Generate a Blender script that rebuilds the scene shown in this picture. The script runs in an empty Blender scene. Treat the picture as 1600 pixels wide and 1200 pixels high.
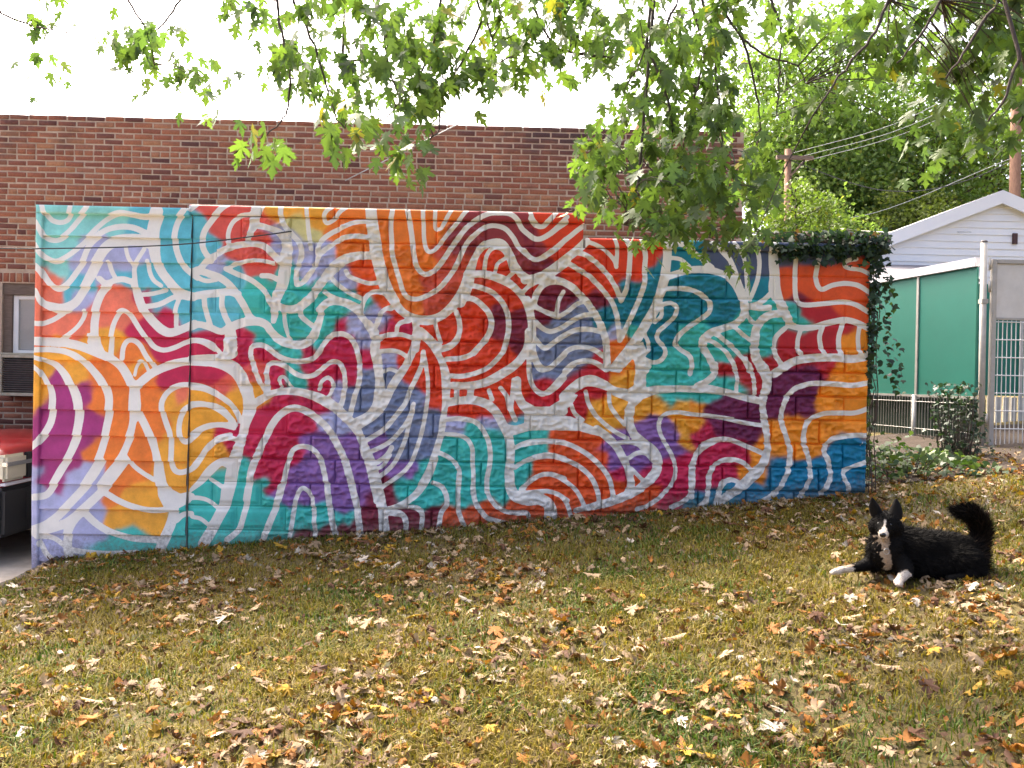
import bpy, bmesh, math, random
import numpy as np
from mathutils import Vector, Matrix

random.seed(7)
RNG = np.random.default_rng(11)
scene = bpy.context.scene
COL = scene.collection

# ------------------------------------------------------------------ camera
CAM_POS = Vector((0.0, -7.043, 1.6))
cam_d = bpy.data.cameras.new("camera")
cam_d.sensor_fit = 'HORIZONTAL'
cam_d.sensor_width = 36.0
cam_d.lens = 1300.0 / 1600.0 * 36.0
cam_d.clip_start = 0.05
cam_d.clip_end = 500.0
cam = bpy.data.objects.new("camera", cam_d)
COL.objects.link(cam)
yaw, pitch, roll = 0.017157, -0.0064145, 0.0191067
r0 = Vector((math.cos(yaw), -math.sin(yaw), 0))
fw = Vector((math.sin(yaw) * math.cos(pitch), math.cos(yaw) * math.cos(pitch), math.sin(pitch)))
u0 = r0.cross(fw)
r1 = math.cos(roll) * r0 + math.sin(roll) * u0
u1 = -math.sin(roll) * r0 + math.cos(roll) * u0
M = Matrix((r1, u1, -fw)).transposed().to_4x4()
M.translation = CAM_POS
cam.matrix_world = M
scene.camera = cam

# ------------------------------------------------------------------ sky, sun, exposure
SUN_EL, SUN_AZ = math.radians(50), math.radians(-28)      # azimuth measured from +Y towards +X
world = bpy.data.worlds.new("World")
scene.world = world
world.use_nodes = True
wn = world.node_tree
bg = wn.nodes["Background"]
sky = wn.nodes.new("ShaderNodeTexSky")
sky.sky_type = 'NISHITA'
sky.sun_disc = False
sky.sun_elevation = SUN_EL
sky.sun_rotation = SUN_AZ
sky.air_density = 0.5
sky.dust_density = 9.0
sky.ozone_density = 0.4
wn.links.new(sky.outputs[0], bg.inputs[0])
bg.inputs[1].default_value = 0.15
sun_d = bpy.data.lights.new("sun", 'SUN')
sun_d.energy = 1.3
sun_d.angle = math.radians(10.0)
sun_d.color = (1.0, 0.90, 0.74)
sun = bpy.data.objects.new("sun", sun_d)
COL.objects.link(sun)
sdir = Vector((math.sin(SUN_AZ) * math.cos(SUN_EL), math.cos(SUN_AZ) * math.cos(SUN_EL), math.sin(SUN_EL)))
sun.rotation_euler = sdir.to_track_quat('Z', 'Y').to_euler()
sun.location = (-6, 8, 14)
vs = scene.view_settings
vs.view_transform = 'Standard'
vs.look = 'None'
vs.exposure = 2.52
vs.gamma = 1.0
vs.use_curve_mapping = False
scene.cycles.max_bounces = 6
scene.cycles.transparent_max_bounces = 6

# ------------------------------------------------------------------ data tables
# mural white bands on the wall face: x, z, half width in millimetres; colour spots of the spray paint
STROKES = """
-3820,2970,26 -3803,2906,26 -3749,2849,26 -3674,2834,26 -3611,2868,26 -3586,2965,26
-3876,2830,27 -3838,2766,27 -3795,2703,27 -3731,2683,27 -3667,2700,27 -3594,2772,27 -3521,2870,27 -3448,2968,27
-3879,2642,27 -3835,2574,27 -3781,2532,27 -3707,2507,27 -3633,2540,27 -3528,2623,27 -3454,2700,27 -3381,2787,27 -3297,2869,27 -3192,2920,27 -3096,2912,27 -2967,2893,27 -2850,2917,27
-3871,2466,30 -3822,2413,30 -3768,2339,30 -3714,2287,30 -3661,2283,30 -3598,2332,30 -3525,2441,30 -3483,2517,30 -3443,2636,30 -3380,2712,30 -3296,2778,30 -3190,2808,30 -3083,2805,30 -2997,2774,30 -2944,2743,30
-3868,2262,24 -3818,2167,30 -3733,2126,41 -3637,2111,49 -3542,2167,43 -3480,2270,41 -3418,2400,49 -3356,2541,49 -3283,2650,51 -3167,2695,54 -3018,2699,54 -2910,2669,54
-2872,2938,60 -2902,2819,60 -2906,2701,60 -2887,2573,49 -2843,2455,43 -2767,2360,43 -2680,2265,49 -2572,2235,41
-2648,2954,30 -2700,2877,30 -2725,2780,30 -2724,2684,30 -2695,2577,30 -2640,2481,30 -2575,2424,30 -2537,2397,30
-3134,2637,22 -3117,2568,22 -3073,2494,22
-2984,2624,24 -3031,2537,24 -3062,2467,24 -3055,2387,27 -3049,2311,35 -3020,2215,41 -2971,2109,41 -2900,2024,41 -2813,1951,43 -2738,1931,41 -2632,1971,38 -2558,2010,38
-3276,2511,24 -3248,2436,24 -3204,2362,24
-3348,2370,30 -3289,2333,30 -3204,2362,30 -3140,2369,30 -3065,2343,30
-3267,2328,39 -3330,2252,39 -3366,2144,39 -3382,2015,39 -3378,1886,39
-3879,1988,26 -3815,1984,26 -3731,2018,26 -3647,2074,26
-3466,2099,24 -3481,2034,24 -3528,1958,24 -3601,1892,24 -3654,1859,24
-3242,1706,26 -3239,1889,26 -3220,2007,26 -3178,2094,26 -3136,2106,26 -3082,2064,26 -3016,1968,26 -2951,1884,26 -2886,1810,26 -2800,1784,26 -2704,1813,26 -2619,1853,26 -2555,1870,26 -2469,1850,26 -2383,1798,26
-3010,2242,24 -2904,2255,24 -2797,2285,24
-2977,2141,27 -2849,2165,27 -2743,2221,27 -2690,2244,27
-2684,2222,24 -2709,2114,24 -2702,1985,24
-2951,2528,23 -2933,2443,23 -2895,2368,23 -2830,2321,23
-3882,1838,41 -3696,1834,41 -3536,1813,41 -3386,1762,41 -3258,1711,41 -3161,1643,41 -3095,1547,41 -3051,1462,41
-3051,1495,43 -3041,1387,54 -3035,1280,57 -3052,1172,35 -3071,1064,38 -3112,945,35 -3148,858,41 -3242,727,46 -3304,629,46
-3027,1280,38 -2988,1216,38 -2933,1120,38 -2895,1035,41 -2861,938,35 -2838,853,41 -2826,745,51 -2797,638,51
-3881,1763,27 -3748,1769,27 -3610,1752,30 -3503,1701,33 -3395,1606,35 -3308,1500,39 -3258,1394,39 -3251,1276,38 -3269,1114,37 -3289,1006,36 -3329,855,38 -3381,757,35 -3454,627,35
-3880,1704,24 -3790,1679,24 -3704,1643,30 -3628,1570,35 -3563,1463,39 -3519,1367,43 -3501,1271,43 -3504,1142,42 -3529,1002,41 -3585,861,38 -3648,763,35 -3715,622,33
-3879,1629,24 -3820,1577,24 -3765,1492,27 -3727,1396,33 -3720,1278,35 -3734,1159,35 -3780,1062,35 -3832,996,33 -3885,947,30
-3030,1463,33 -2977,1523,41 -2893,1594,41 -2787,1645,41 -2681,1679,38 -2574,1695,39 -2445,1689,41
-2247,1348,28 -2334,1411,28 -2431,1463,28 -2538,1491,28 -2656,1491,28 -2752,1446,28 -2809,1359,28 -2807,1262,28 -2768,1155,28 -2735,1070,28 -2727,941,28 -2720,822,28 -2676,764,28 -2601,770,28 -2527,815,28 -2475,902,28 -2412,989,28 -2328,1056,28 -2242,1079,28
-2223,1198,28 -2310,1293,28 -2407,1329,28 -2525,1332,28 -2610,1298,28 -2652,1233,28 -2666,1136,28 -2649,1050,28 -2606,1018,28 -2542,1062,28 -2479,1128,28 -2372,1163,28 -2244,1165,28
-3100,880,24 -3040,806,24 -2965,753,24 -2868,696,24
-3238,1921,24 -3237,1728,24
-3146,1708,26 -3142,1794,26 -3111,1854,26 -3057,1860,26 -3003,1818,26 -2949,1733,26 -2883,1648,26
-3042,1570,19 -3032,1635,19 -3001,1684,19 -2969,1679,19 -2931,1610,19
-3575,880,34 -3653,731,34 -3717,609,34 -3769,547,34 -3856,536,34
-3308,844,41 -3373,722,41 -3464,599,41 -3569,477,41 -3674,367,41 -3766,299,41 -3858,263,41
-3108,861,42 -3199,725,42 -3304,589,42 -3422,466,42 -3527,370,42 -3633,301,42 -3838,237,42
-3461,425,42 -3540,329,42 -3578,221,42 -3576,113,42 -3548,19,42
-3448,411,34 -3353,327,34 -3232,256,34 -3111,217,34 -2991,195,34 -2803,190,34
-3270,576,30 -3169,521,30 -3048,472,30 -2901,441,30 -2754,450,30 -2621,506,30 -2555,561,30
-2694,464,47 -2712,356,47 -2751,247,47 -2809,112,47
-2672,357,28 -2619,405,28 -2553,413,28
-3823,202,25 -3703,192,25 -3606,129,25
-3806,150,27 -3749,62,27 -3692,14,27
-3576,242,29 -3586,153,29 -3573,65,29 -3572,16,29
-3557,97,27 -3429,79,27 -3269,69,27 -2997,82,27
-2275,3027,30 -2349,2971,30 -2423,2884,30 -2485,2786,30 -2500,2699,30 -2482,2624,30 -2427,2540,30
-2595,2966,27 -2547,3004,27
-2102,2934,24 -2177,2921,24 -2251,2866,24 -2287,2779,24 -2280,2704,24 -2258,2656,24
-2029,3022,60 -2054,2946,49 -2069,2859,43 -2089,2794,33 -2130,2697,24
-2036,2844,33 -1929,2819,30 -1842,2778,38 -1787,2693,49 -1794,2586,57 -1807,2478,57 -1822,2370,51 -1863,2261,49 -1883,2153,42 -1894,2045,27
-2522,2462,33 -2470,2528,33 -2375,2594,33 -2269,2651,33 -2141,2686,33 -2034,2688,33 -1958,2657,33 -1904,2605,33 -1849,2552,33
-2298,2478,22 -2202,2523,22 -2096,2547,22 -1989,2549,22 -1902,2529,22
-2303,2478,27 -2212,2437,27 -2125,2406,27 -2039,2354,27 -1963,2280,27 -1913,2185,27
-1997,2425,27 -1922,2421,27 -1857,2390,27
-2576,2461,24 -2532,2398,24 -2457,2372,24 -2382,2385,24
-2544,2462,35 -2436,2432,35 -2350,2401,35 -2264,2339,35 -2198,2254,35 -2143,2169,35 -2099,2084,35 -2044,2042,35
-2588,2235,38 -2476,2259,38 -2369,2272,38 -2263,2285,38 -2198,2265,38
-2476,2216,27 -2463,2119,27 -2424,2007,27
-2326,2262,30 -2330,2165,30 -2302,2080,30 -2252,1989,30
-2584,1988,41 -2515,2005,33 -2418,1980,33 -2332,1950,33 -2258,1984,41 -2151,2029,43 -2044,2042,41 -1958,2017,38 -1914,1958,38 -1849,1895,41 -1741,1854,41 -1633,1856,41 -1559,1922,43 -1523,2009,38 -1493,2118,33
-2257,1962,49 -2250,1876,60 -2243,1779,65
-2582,1875,24 -2491,1871,24 -2405,1841,24 -2340,1777,24
-1846,3015,27 -1845,2929,27 -1811,2844,27 -1746,2770,27 -1680,2696,27 -1666,2610,27 -1688,2523,27 -1708,2437,27 -1701,2356,27
-1701,2356,27 -1653,2373,27 -1569,2483,27 -1507,2613,27 -1433,2680,27 -1337,2746,27 -1219,2770,27 -1101,2762,27
-1103,2902,26 -1221,2889,26 -1328,2843,26 -1435,2787,26 -1509,2721,26 -1534,2623,26
-1632,3009,23 -1624,2891,23 -1612,2783,23 -1588,2655,23
-1417,3014,23 -1470,2970,23 -1485,2915,23 -1458,2878,23 -1394,2917,23 -1352,2972,23 -1299,3011,23
-1094,3016,51 -1081,2881,54 -1057,2752,57 -1039,2634,57 -1010,2516,57 -976,2409,54 -925,2302,49 -876,2228,46
-1087,2612,38 -1216,2603,41 -1323,2563,49 -1418,2475,49 -1502,2365,41 -1586,2245,43 -1692,2157,41 -1789,2149,38 -1853,2175,33
-1295,2478,24 -1267,2435,24 -1191,2404,24 -1105,2379,24 -1029,2386,24 -987,2409,24
-1417,2421,24 -1352,2358,24 -1264,2295,24 -1156,2249,24
-1469,2301,24 -1415,2265,24 -1349,2234,27 -1263,2214,27 -1176,2173,30
-1509,2150,33 -1424,2216,41 -1317,2213,35 -1208,2156,33 -1142,2082,33 -1076,2007,33
-1165,2135,26 -1134,2233,26 -1082,2299,26 -996,2306,26 -930,2280,26
-1660,2147,26 -1670,2109,26 -1631,2061,26 -1566,2014,26
-1809,2111,22 -1797,2025,22 -1774,1939,22 -1746,1886,22
-864,2185,24 -939,2172,24 -992,2128,24 -1012,2052,24 -1039,2008,24
-1098,2034,43 -1054,1965,43 -1031,1890,43 -1040,1803,43
-860,1958,24 -946,1945,24 -1010,1901,24
-1926,1424,27 -1981,1504,27 -2026,1600,27 -2060,1697,27 -2077,1772,27 -2062,1826,27 -1998,1843,27 -1933,1818,27 -1846,1755,27 -1760,1719,27 -1663,1710,27 -1566,1733,27 -1503,1794,27 -1461,1870,27 -1398,1936,27 -1312,1949,27 -1236,1907,27 -1191,1822,27 -1168,1725,27 -1160,1585,27 -1185,1476,27 -1216,1367,27 -1240,1248,27
-2405,1841,24 -2340,1777,24 -2302,1735,24
-2580,1727,22 -2446,1738,22 -2307,1740,22
-2579,1692,38 -2413,1690,43 -2284,1671,60 -2187,1608,62 -2132,1512,62 -2092,1405,54 -2085,1297,60 -2120,1167,46 -2140,1059,43 -2165,972,49 -2196,864,60 -2221,755,57 -2240,647,57 -2265,539,54
-2570,1477,27 -2463,1463,27 -2355,1416,27 -2258,1359,27 -2192,1274,27 -2159,1199,27
-2568,1337,27 -2472,1339,27 -2364,1303,27 -2277,1245,27 -2201,1166,27
-2564,1084,24 -2500,1128,24 -2415,1162,24 -2319,1164,24 -2211,1139,24
-2559,793,26 -2496,880,26 -2423,968,26 -2338,1034,26 -2242,1057,26 -2177,1042,26
-1927,1440,26 -1934,1537,26 -1941,1623,26 -1920,1683,26 -1867,1695,26 -1791,1670,26 -1715,1617,26 -1639,1586,26 -1553,1593,26 -1479,1649,26 -1405,1709,26 -1340,1705,26 -1296,1636,26 -1283,1528,26 -1297,1420,26 -1312,1355,26
-1815,1502,19 -1832,1561,19 -1800,1578,19 -1756,1530,19 -1723,1482,19
-1498,1481,22 -1477,1546,22 -1424,1579,22 -1380,1526,22 -1400,1450,22 -1426,1407,22
-2054,1341,38 -1969,1396,38 -1884,1441,33 -1777,1459,35 -1658,1454,38 -1540,1421,43 -1453,1385,49 -1366,1332,49 -1289,1263,46 -1212,1189,46 -1152,1098,38 -1107,991,41 -1072,883,43 -1038,776,46 -1009,668,49 -986,560,49
-1052,1857,33 -1028,1728,38 -999,1588,38 -1007,1447,38 -1032,1338,35 -1095,1267,33 -1213,1205,33
-2094,542,35 -2075,671,35 -2045,812,35 -2004,921,35 -1952,1041,35 -1900,1160,35 -1827,1259,35 -1731,1315,35 -1634,1306,35 -1537,1253,35 -1427,1158,35 -1350,1041,35 -1294,933,35 -1249,815,35 -1214,686,35 -1180,557,35
-1815,546,27 -1775,731,27 -1745,872,27 -1704,970,27 -1618,998,27 -1531,962,27 -1476,887,27 -1442,769,27 -1419,661,27 -1406,553,27
-2561,615,22 -2482,686,33 -2398,785,43 -2314,851,38 -2228,842,54
-2397,704,22 -2321,657,22 -2267,625,22
-2555,545,23 -2491,546,23 -2415,525,23 -2339,467,23
-2552,388,22 -2477,373,22 -2401,315,22
-2256,625,57 -2270,517,54 -2317,408,51 -2379,289,51 -2452,158,51
-1723,234,24 -1704,375,24 -1685,516,24 -1654,614,24 -1612,647,24 -1557,594,24 -1529,497,24 -1521,389,24 -1508,248,24
-2074,628,30 -2093,509,30 -2123,379,30 -2159,281,30 -2249,199,30
-1225,708,33 -1185,578,33 -1156,449,33 -1132,276,33
-1806,654,33 -1846,481,33 -1897,350,33 -1949,209,33
-1419,683,30 -1400,531,30 -1376,391,30 -1341,256,30
-1020,689,46 -986,582,43 -951,452,38 -927,301,46
-911,3004,26 -925,2885,26 -917,2745,26 -904,2616,26 -870,2498,26 -835,2390,26 -807,2310,26 -758,2262,26 -671,2259,26 -586,2298,26 -490,2365,26 -416,2464,26 -363,2552,26 -322,2650,26 -280,2737,26 -206,2814,26 -121,2876,26 -35,2888,26 42,2863,26 108,2789,26 153,2714,26 219,2651,26 296,2609,26 382,2638,26 467,2699,26 553,2788,26
-787,3007,27 -764,2888,27 -745,2759,27 -726,2630,27 -698,2523,27 -632,2465,27 -557,2493,27 -483,2581,27 -420,2680,27 -367,2757,27 -293,2856,27 -219,2922,27 -123,2978,27 -37,2993,27 72,2988,27 138,2941,27 182,2866,27 248,2814,27 314,2783,27 400,2817,27 486,2884,27 550,2928,27
-658,3009,23 -650,2891,23 -642,2751,23 -614,2665,23 -571,2655,23 -507,2721,23 -444,2809,23 -370,2897,23 -317,2974,23 -280,3018,23
-550,3012,22 -554,2915,22 -547,2850,22 -499,2856,22 -457,2938,22 -415,3010,22
245,3008,23 279,2933,23 344,2891,23 398,2936,23 467,3008,23
-987,2409,54 -942,2307,46 -875,2217,41 -809,2142,38 -711,2090,41 -603,2076,46 -496,2111,41 -411,2183,43 -347,2260,49 -295,2369,43 -254,2489,46 -208,2620,33 -150,2708,38 -53,2747,38 23,2733,38 84,2648,35 129,2551,35 201,2466,38 288,2436,41 385,2470,43 471,2526,43 556,2593,43
-130,2513,23 -116,2622,23 -74,2688,23 2,2695,23 57,2636,23 102,2518,23
-38,2504,21 -18,2570,21 46,2614,21
-275,2467,38 -167,2480,38 -59,2461,41 50,2420,41 149,2346,35 227,2239,33 273,2100,38 281,1981,41 273,1829,49
45,2414,22 82,2464,22 119,2497,22
203,2336,23 246,2381,23 321,2420,23 397,2438,23
-252,2381,28 -154,2361,28 -56,2320,28 21,2246,28 66,2160,28 84,2052,28 70,1933,28 40,1824,28
-293,2272,30 -217,2263,30 -141,2210,30 -85,2146,30 -62,2060,30 -82,1973,30 -135,1896,30 -209,1808,30
-325,2228,43 -283,2315,43 -253,2424,43
-361,2152,27 -333,2076,27 -331,1979,27 -373,1903,27 -437,1858,27 -512,1835,27
-538,2062,22 -515,1975,22 -486,1890,22
-655,1994,30 -579,1931,30 -513,1857,30
-700,2058,35 -687,1940,35 -696,1831,35
-860,1958,24 -850,2023,24 -818,2056,24 -754,2068,24
-989,1934,24 -903,1946,24 -817,1953,24 -719,1923,24
-1033,2019,23 -1008,2095,23 -966,2161,23 -907,2167,23
538,2414,24 430,2417,24 355,2372,24 313,2295,24 293,2208,24
287,2208,23 369,2177,23 467,2147,23 500,2126,23
264,1991,49 255,1904,41 224,1817,41 150,1723,41 43,1645,43 -96,1567,41 -225,1535,38 -377,1532,38
70,1933,26 50,1846,26 -13,1758,26 -98,1681,26 -206,1635,26 -313,1612,26 -395,1615,26
-103,1919,27 -167,1863,27 -230,1797,27 -316,1763,27 -435,1755,27
-331,1979,27 -351,1914,27 -405,1859,27 -490,1830,27
-676,1951,27 -600,1909,30 -534,1835,33 -478,1738,33 -444,1642,41 -436,1544,41 -434,1436,38 -443,1328,30 -457,1219,33 -467,1132,33 -497,1023,33 -528,914,35 -558,806,41 -621,685,43
-1043,1965,43 -1031,1857,33 -1002,1750,30 -988,1609,30 -976,1502,33 -990,1404,33 -1053,1295,27 -1148,1217,33
-698,1972,33 -702,1885,38 -727,1798,38 -779,1689,38 -848,1580,41 -905,1481,41 -962,1361,43 -1041,1262,38 -1159,1185,38
-987,1809,24 -890,1817,24 -814,1797,24 -748,1749,24
-957,1642,21 -908,1660,21 -843,1639,21
-631,1811,26 -640,1713,26 -681,1604,26 -733,1495,26 -774,1376,26 -847,1277,26 -932,1167,26 -1006,1112,26 -1092,1061,26
-628,1811,23 -607,1692,23 -589,1585,23 -586,1455,23 -600,1325,23 -619,1205,23 -639,1107,23 -670,999,23 -711,890,23 -774,802,23 -859,735,23 -966,658,23
-703,1371,24 -739,1257,24 -792,1170,24 -887,1060,24 -972,1004,24 -1068,959,24
-708,1323,24 -738,1214,24 -768,1073,24 -809,964,24 -862,865,24 -925,799,24 -989,749,24
-883,1000,27 -927,929,27 -1002,874,27
-895,935,21 -948,853,21 -1012,814,21
-428,1387,41 -331,1405,38 -201,1413,41 -93,1383,43 -10,1314,43 46,1217,43 97,1121,43 118,1013,41 117,904,41 108,795,41 121,687,43
-344,1514,27 -342,1416,27
-225,1505,33 -234,1418,33
-73,1497,24 -45,1422,24
24,1520,24 80,1446,24 101,1348,24
136,1588,27 128,1468,27 114,1349,27 154,1252,27
164,1588,38 171,1469,41 222,1372,43 310,1309,43 451,1290,43 559,1335,43
258,1774,24 260,1666,24 278,1579,24 328,1505,24 404,1479,24 480,1518,24 565,1612,24
294,1851,24 323,1776,24 356,1711,24 422,1685,24 486,1735,24 561,1807,24
164,1024,24 260,1064,24 380,1080,24 488,1079,24 575,1069,24
156,850,24 242,906,24 349,951,24 458,964,24 578,934,24
-415,1247,26 -307,1254,26 -198,1235,26 -132,1182,26 -76,1085,26 -52,977,26 -56,858,26 -75,749,26 -73,640,26
-423,1122,24 -326,1113,24 -249,1082,24 -205,1007,24 -200,898,24 -190,790,24 -192,627,24
-496,969,24 -420,938,24 -343,874,24 -309,799,24 -312,658,24
-517,915,35 -558,806,38 -610,696,38 -673,609,35 -758,542,30 -833,508,27 -919,474,27
-529,709,26 -458,677,26 -414,602,26 -412,526,26 -454,460,26 -474,341,26
-312,788,26 -317,658,26 -315,549,26 -308,463,26 -257,344,26
-193,682,27 -175,573,27 -130,487,27 -53,413,27 46,387,27 133,361,27
-75,749,24 -68,640,24 -23,554,24 54,490,24 163,465,24 261,467,24 286,418,24 274,353,24
119,796,41 121,687,49 172,606,51 270,575,49 378,583,51 450,540,54 468,454,60 437,345,60
214,667,24 288,733,24 374,789,24 461,801,24 581,765,24
214,640,24 334,642,24 431,654,24 530,629,24 607,581,24
-1112,991,48 -1056,862,48 -1021,754,48 -987,636,48 -952,506,43 -933,312,49
-919,464,38 -843,449,33 -778,433,30 -750,369,27 -754,282,24
-898,491,22 -779,498,22 -671,495,27 -616,447,27 -624,306,24
212,2434,41 299,2452,41 395,2497,41 492,2570,41 577,2637,41 663,2709,41 721,2770,41
197,2683,26 263,2619,26 328,2615,26 425,2677,26 531,2766,26 638,2855,26 702,2905,26
193,2856,24 271,2792,24 336,2788,24 421,2839,24 507,2917,24 560,2972,24
246,2954,22 290,2901,22 355,2886,22 409,2936,22 446,2975,22
721,2770,23 814,2739,23 902,2687,23 969,2613,23 986,2564,23
960,2808,22 988,2721,22 986,2564,22
631,2681,27 729,2651,27 817,2588,27 895,2513,27 951,2439,27 996,2353,27 1028,2278,27
1052,2804,27 1097,2724,27 1099,2615,27 1091,2496,27 1071,2376,27 1028,2278,27
578,2583,27 666,2530,27 754,2478,27 832,2404,27 909,2319,27 966,2233,27 1000,2125,27 1013,2028,27 1026,1941,27
1194,2802,27 1229,2683,27 1226,2553,27 1223,2423,27 1182,2292,27 1130,2171,27 1088,2073,27 1026,1941,27
375,2437,35 494,2435,35 593,2393,35 681,2319,35 759,2229,35 826,2133,35 877,2025,35 909,1917,35 917,1809,35 922,1700,35
354,2394,24 301,2317,24 298,2230,24 347,2188,24 435,2146,24 500,2126,24
540,2343,23 498,2256,23 484,2147,23
500,2126,24 586,2182,24 650,2237,24 704,2260,24
237,2272,33 261,2186,33 275,2100,33 277,1991,33 266,1883,33 257,1796,33
306,2089,26 361,2036,26 438,2005,26 535,2040,26 631,2107,26 717,2147,26 804,2154,26
309,1938,27 386,1863,27 461,1908,27 558,1975,27 654,2021,27 763,2028,27 883,2009,27
273,1840,26 312,1743,26 357,1679,26 443,1702,26 518,1779,26 603,1857,26 701,1881,26 799,1861,26 887,1803,26
564,1672,27 638,1738,27 746,1762,27 834,1742,27 911,1689,27
1412,2796,54 1416,2666,41 1404,2535,46 1381,2426,46 1350,2317,43 1314,2208,46 1251,2098,46 1188,1988,46 1114,1878,46 1029,1778,41 965,1701,33
1412,2774,27 1510,2765,27 1587,2745,27 1654,2693,27 1731,2629,27 1798,2576,27
1458,2650,22 1535,2636,22 1607,2578,22
1418,2487,34 1515,2521,34 1624,2553,34 1733,2558,34 1842,2539,34 1964,2487,34
1404,2383,26 1518,2391,26 1627,2377,26 1715,2335,26 1782,2272,26 1773,2195,26 1698,2129,26 1612,2072,26 1537,2006,26 1495,1929,26 1539,1875,26 1617,1823,26 1640,1747,26 1625,1670,26
1379,2252,24 1455,2265,24 1500,2222,24 1479,2146,24 1415,2079,24 1351,2024,24 1341,1958,24 1397,1894,24 1409,1829,24 1367,1774,24 1302,1762,24 1225,1793,24
1371,2231,22 1372,2155,22 1317,2099,22
1232,2000,22 1266,1924,22 1267,1859,22 1218,1836,22
1760,2803,24 1838,2762,24 1894,2698,24 1961,2629,24
259,1720,26 272,1612,26 306,1526,26 372,1473,26 436,1507,26 511,1595,26 585,1672,26 638,1727,26
324,1732,22 390,1685,22 476,1724,22
557,1455,43 642,1532,49 717,1582,51 793,1595,54 881,1569,46 980,1522,35 1078,1502,38
1204,1760,54 1212,1630,49
1119,1356,43 1118,1248,43 1161,1151,41 1228,1076,54 1317,1012,51 1362,937,46 1353,838,46 1289,756,46 1193,672,41 1074,616,43 944,565,41 793,524,33 684,495,30
845,1188,38 944,1114,41 1017,1039,38 1062,964,38 1107,878,35 1136,780,35 1143,704,38 1106,649,27
746,1502,24 764,1415,24 821,1318,24 898,1244,24 998,1169,24 1108,1112,24
942,1489,23 950,1397,23 995,1322,23 1078,1231,23
623,1391,23 657,1315,23 724,1262,23
1021,1070,24 1108,1084,24 1196,1064,24 1273,1022,24
1111,943,24 1186,990,24 1263,989,24 1330,925,24
1146,857,22 1234,771,22
228,1047,26 347,1069,26 477,1073,26 608,1054,26 740,991,26 850,906,26 928,820,26 974,723,26 998,582,26
231,901,26 350,941,26 469,951,26 578,923,26 699,871,26 798,785,26 855,678,26 885,548,26
235,678,24 310,755,24 407,795,24 494,789,24 593,738,24 681,664,24 737,567,24 760,502,24
236,635,24 355,653,24 464,649,24 551,618,24 607,543,24 642,435,24
1999,1291,23 1813,1315,23 1649,1328,23 1518,1342,23 1420,1324,23 1372,1263,23 1379,1176,23 1425,1079,23 1481,982,23 1516,885,23 1507,776,23 1465,699,23 1380,610,23 1283,543,23 1196,515,23
1981,1116,26 1872,1109,26 1764,1053,26 1689,975,26 1652,887,26 1649,778,26 1652,658,26 1598,592,26 1490,536,26
1985,942,24 1908,935,24 1833,879,24 1802,803,24 1804,694,24 1784,606,24 1730,551,24
1988,784,23 1912,750,23 1892,684,23 1867,575,23
1860,2740,27 1927,2677,27 1972,2602,27 2007,2515,27 2053,2397,27 2088,2311,27
1979,2787,22 2058,2690,22 2087,2593,22 2095,2485,22 2109,2344,22
2154,2785,24 2188,2715,24 2204,2607,24 2193,2498,24 2162,2399,24 2126,2311,24
1624,2551,33 1733,2551,30 1842,2539,33 1942,2492,35 2009,2418,35 2060,2321,38 2076,2245,38 2063,2158,35 1994,2096,35 1896,2059,35 1798,2022,38 1729,1955,41 1741,1879,38 1792,1804,35 1836,1696,33
2318,2794,46 2321,2653,46 2335,2522,49 2337,2403,57 2378,2295,49 2424,2198,43 2475,2101,33
2305,2369,27 2246,2308,27 2176,2269,27 2100,2256,27
2094,2256,30 2198,2237,30 2286,2244,30
2385,2197,38 2287,2179,38 2223,2128,41 2180,2062,41 2171,1975,43 2173,1866,43 2197,1790,46 2254,1704,46
2095,2224,23 2124,2148,23 2180,2095,23
1983,2080,22 2061,2016,22 2133,1963,22
1842,2006,25 1942,1938,25 2020,1863,25 2088,1788,25 2133,1702,25
1750,1967,24 1844,1925,24 1922,1861,24 1978,1786,24 2019,1689,24
2516,2766,26 2513,2635,26 2510,2526,26 2512,2406,26 2525,2320,26 2570,2277,26 2669,2279,26 2789,2292,26 2921,2306,26 3031,2286,26 3148,2223,26
2720,2705,26 2695,2595,26 2686,2508,26 2709,2432,26 2754,2411,26 2830,2446,26 2939,2464,26 3049,2450,26 3161,2387,26
3033,2673,23 2946,2655,23 2936,2611,23 2991,2591,23 3068,2582,23 3157,2545,23
2464,2101,31 2563,2079,31 2673,2085,31 2771,2118,31 2858,2139,31 2946,2154,31 3045,2134,31 3145,2087,31
2342,1684,39 2406,1729,39 2493,1785,39 2602,1815,39 2733,1828,39 2865,1831,39 2997,1822,39 3107,1841,39 3161,1875,39
2432,2073,26 2357,2000,26 2337,1913,26 2360,1826,26 2422,1746,26
2564,2048,24 2544,1971,24 2545,1895,24 2585,1825,24
2750,2085,26 2729,2008,26 2742,1921,26 2771,1845,26
2925,2121,26 2894,2011,26 2896,1924,26 2909,1848,26
3073,2113,24 3059,1993,24 3073,1862,24
1837,1751,33 1838,1685,33 1785,1619,33 1688,1568,33
1634,1540,34 1775,1545,34 1929,1522,34 2083,1481,34 2237,1448,34
1967,1808,23 2012,1721,23 2025,1635,23 2022,1531,23
2098,1810,23 2144,1724,23 2168,1626,23 2181,1507,23
2197,1790,43 2253,1715,54 2288,1618,49 2268,1530,43 2248,1432,35 2262,1323,35 2286,1204,35 2299,1106,34 2290,996,38 2249,898,46 2174,809,51 2077,720,49 1969,642,41 1883,575,38
3144,1623,27 3013,1599,27 2848,1607,27 2683,1609,27 2574,1585,27 2487,1534,27 2440,1457,27 2414,1359,27 2416,1271,27 2451,1163,27 2487,1054,27 2489,945,27 2469,836,27 2417,726,27 2342,648,27 2244,597,27
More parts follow.
